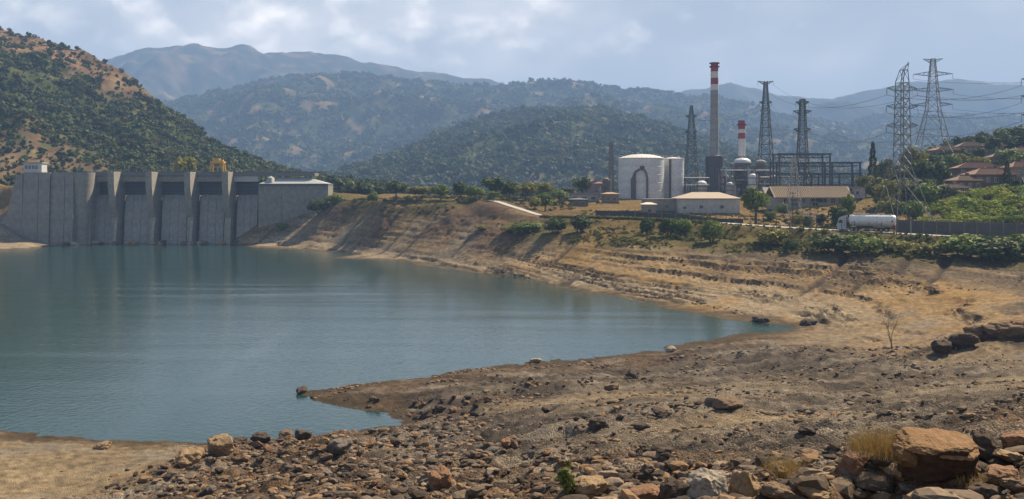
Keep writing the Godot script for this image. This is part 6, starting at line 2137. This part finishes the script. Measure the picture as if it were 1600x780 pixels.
	for k in 36:
		var px := rng.randf_range(66.0, 400.0)
		var p := at(px, 379.0, (430.0 if px > 136.0 else 421.0) + rng.randf_range(-3.0, 1.0))
		p.y = 0.0
		var w := rng.randf_range(0.8, 2.6)
		rock(p, Vector3(w * 1.3, w, w), [pale, grey, dark, tan][k % 4], "%s rock at the waterline below the dam's %s" % [["pale", "grey", "dark", "tan"][k % 4], "first block" if px < 138.0 else "first two bays" if px < 243.0 else "middle bay" if px < 302.0 else "last two bays"], "rocks along the foot of the dam", k, 0.3, 0.4)
	# gravel and rubble that nobody could count
	var small := [rock_mesh(601, 7, 1, 0.8), rock_mesh(602, 7, 1, 0.7), rock_mesh(603, 6, 1, 0.9)]
	var rm := StandardMaterial3D.new()
	rm.resource_name = "rubble"
	rm.vertex_color_use_as_albedo = true
	rm.roughness = 0.92
	rm.metallic_specular = 0.2
	rm.albedo_texture = tex.mottle
	tri_tex(rm, 1.1)
	mats["rubble"] = rm
	var n := fnoise(71, 11.0, 3)
	var n2 := fnoise(72, 3.2, 3)
	rubble(small, 150000, func() -> Vector3:
		var d := 12.0 + 130.0 * pow(rng.randf(), 0.9)
		return ground_at(rng.randf_range(-100.0, 1700.0), d),
		func(p: Vector3) -> float:
			var px := 800.0 + FOCAL * p.x / -p.z
			var sand := 1.0 if px < 330.0 and p.y < 2.2 else 0.0
			var heap := smoothstep(0.0, 0.5, n.get_noise_2d(p.x, p.z) + n2.get_noise_2d(p.x, p.z) * 0.7 + (0.55 if -p.z < 92.0 and px < 760.0 and px > 160.0 else 0.0) + (0.5 if -p.z < 34.0 else 0.0))
			return 0.0 if rng.randf() < sand * 0.97 else (0.14 + 0.86 * heap * heap),
		Vector2(0.022, 0.30), "loose stones and gravel strewn over the near shore")
	rubble(small, 60000, func() -> Vector3:
		var d := rng.randf_range(190.0, 425.0)
		var px := rng.randf_range(400.0, 1640.0)
		return ground_at(px, d),
		func(p: Vector3) -> float:
			if p.y < 0.1 or p.y > (9.0 if p.x > 30.0 else 15.0):
				return 0.0
			var h := ground(p.x, p.z)
			var f := bed_phase - floorf(bed_phase)
			var gully := smoothstep(0.1, 0.4, n.get_noise_2d(p.x * 1.2 - p.z * 0.5, p.z * 0.15))
			return clampf((0.85 if f > 0.5 else 0.1) * bed_share + gully * 0.8, 0.0, 1.0) * 0.8,
		Vector2(0.08, 0.45), "broken dark stones along the ledges of the far bank")

func rubble(shapes: Array, count: int, where: Callable, chance: Callable, size: Vector2, label: String) -> void:
	var places := [[], [], []]
	var tints := [[], [], []]
	for k in count:
		var p: Vector3 = where.call()
		if p.y < 0.03:
			continue
		var c: float = chance.call(p)
		if rng.randf() > c:
			continue
		var s := lerpf(size.x, size.y, pow(rng.randf(), 4.0)) * (0.4 + 0.6 * c)
		var v := rng.randi_range(0, 2)
		var b := Basis.from_euler(Vector3(rng.randf() - 0.5, rng.randf() * TAU, rng.randf() - 0.5)).scaled(Vector3(s * rng.randf_range(0.8, 1.5), s * rng.randf_range(0.6, 1.0), s))
		places[v].append(Transform3D(b, p + Vector3.UP * s * 0.02))
		var t := rng.randf()
		var col := Color(0.06, 0.046, 0.036).lerp(Color(0.28, 0.205, 0.14), t * t) if rng.randf() < 0.85 else Color(0.25, 0.155, 0.085)
		tints[v].append(col)
	for v in 3:
		scatter("rubble", shapes[v], mats.rubble, places[v], tints[v], label, "gravel")

# ---------------------------------------------------------------- grass, weeds and twigs
func blades(seed_: int, count: int, spread: float, height: float, width: float, lean: float) -> ArrayMesh:
	var r := RandomNumberGenerator.new()
	r.seed = seed_
	var b := Build.new()
	b.colored = true
	for k in count:
		var a := r.randf() * TAU
		var root := Vector3(cos(a), 0, sin(a)) * spread * sqrt(r.randf())
		var dir := Vector3(r.randfn() * lean, 1, r.randfn() * lean).normalized()
		var h := height * r.randf_range(0.5, 1.0)
		var side := dir.cross(Vector3(r.randfn(), 0.1, r.randfn())).normalized() * width
		var mid_ := root + dir * h * 0.55
		var tip := root + dir * h + Vector3(dir.x, -0.15, dir.z) * h * 0.35
		var g := r.randf_range(0.7, 1.3)
		b.tint = Color(g, g, g)
		b.quad(root - side, root + side, mid_ + side * 0.7, mid_ - side * 0.7)
		b.tri(mid_ - side * 0.7, mid_ + side * 0.7, tip)
	return b.mesh()

func build_small_plants() -> void:
	var straw := leaf_mat("dry straw", 0.30, 0.20, 0.075)
	var green := leaf_mat("weed leaves", 0.13, 0.16, 0.03)
	for e in [[1385, 722, 92, 46, 700, straw, "wide tuft of dry yellow grass beside the largest boulder"], [1225, 746, 60, 34, 420, straw, "tuft of dry grass left of the pointed reddish rock"], [1345, 716, 40, 26, 250, straw, "smaller dry tuft at the left of the wide yellow one"], [1520, 764, 60, 22, 160, straw, "dry straggling grass at the foot of the largest boulder"]]:
		var p := sighted(e[0], e[1], 11.0)
		var s := -p.z / FOCAL
		var o := put("grass_tuft", blades(int(e[0]), e[4], e[2] * s * 0.5, e[3] * s * 1.2, 0.004, 0.35), e[5])
		o.position = p
		tag(o, e[6], "grass", "tufts of dry grass near the large boulder")
	var wp := sighted(884, 778, 11.0)
	var ws := -wp.z / FOCAL
	var w := thing("weed", wp, "bright green leafy weed among the rubble at the bottom edge", "plant")
	var st := Build.new()
	for k in 7:
		var a := TAU * k / 7.0
		st.tube(Vector3.ZERO, Vector3(cos(a) * 14 * ws, 34 * ws, sin(a) * 14 * ws), 0.006, 0.003, 5)
	part("stem", st, green, w)
	var lv := put("foliage", crown_mesh(88, 9, 34, 0.16, 1.0, 0.3), green, w)
	lv.scale = Vector3(20, 23, 20) * ws
	lv.position.y = 22 * ws
	var lv2 := put("foliage", crown_mesh(89, 4, 24, 0.2, 1.0, 0.3), green, w)
	lv2.scale = Vector3(8, 9, 8) * ws
	lv2.position = Vector3(2 * ws, 46 * ws, 0)
	# dead sapling on the tan flat, and a twig at the shore
	for e in [[1393, 545, 54, 20, "bare dead sapling standing on the tan flat", "sapling"], [443, 672, 26, 8, "thin dead twig sticking up at the shoreline", "twig"]]:
		var p := sighted(e[0], e[1], 11.0)
		var s := -p.z / FOCAL
		var t := thing(e[5], p, e[4], "dead tree" if e[5] == "sapling" else "twig")
		var r := RandomNumberGenerator.new()
		r.seed = 9
		var bark := surface("dead wood", 0.10, 0.075, 0.055, 0.9, 2.0)
		var h: float = e[2] * s
		for k in 3:
			var b := Build.new()
			var a := Vector3(r.randfn() * 0.04 * h, -0.2, 0)
			var m := Vector3(r.randfn() * 0.06 * h + (k - 1) * 0.05 * h, h * 0.45, r.randfn() * 0.05 * h)
			var q := Vector3(r.randfn() * 0.1 * h + (k - 1) * 0.16 * h, h * r.randf_range(0.8, 1.0), r.randfn() * 0.1 * h)
			b.tube(a, m, 0.012 * h, 0.009 * h, 6)
			b.tube(m, q, 0.009 * h, 0.003 * h, 6)
			for j in 6:
				var f := r.randf_range(0.1, 0.9)
				var o := m.lerp(q, f)
				b.tube(o, o + Vector3(r.randfn() * 0.12, 0.12 + 0.1 * r.randf(), r.randfn() * 0.12) * h, 0.004 * h, 0.0015 * h, 4)
			part("stem" if k == 0 else "branch", b, bark, t)
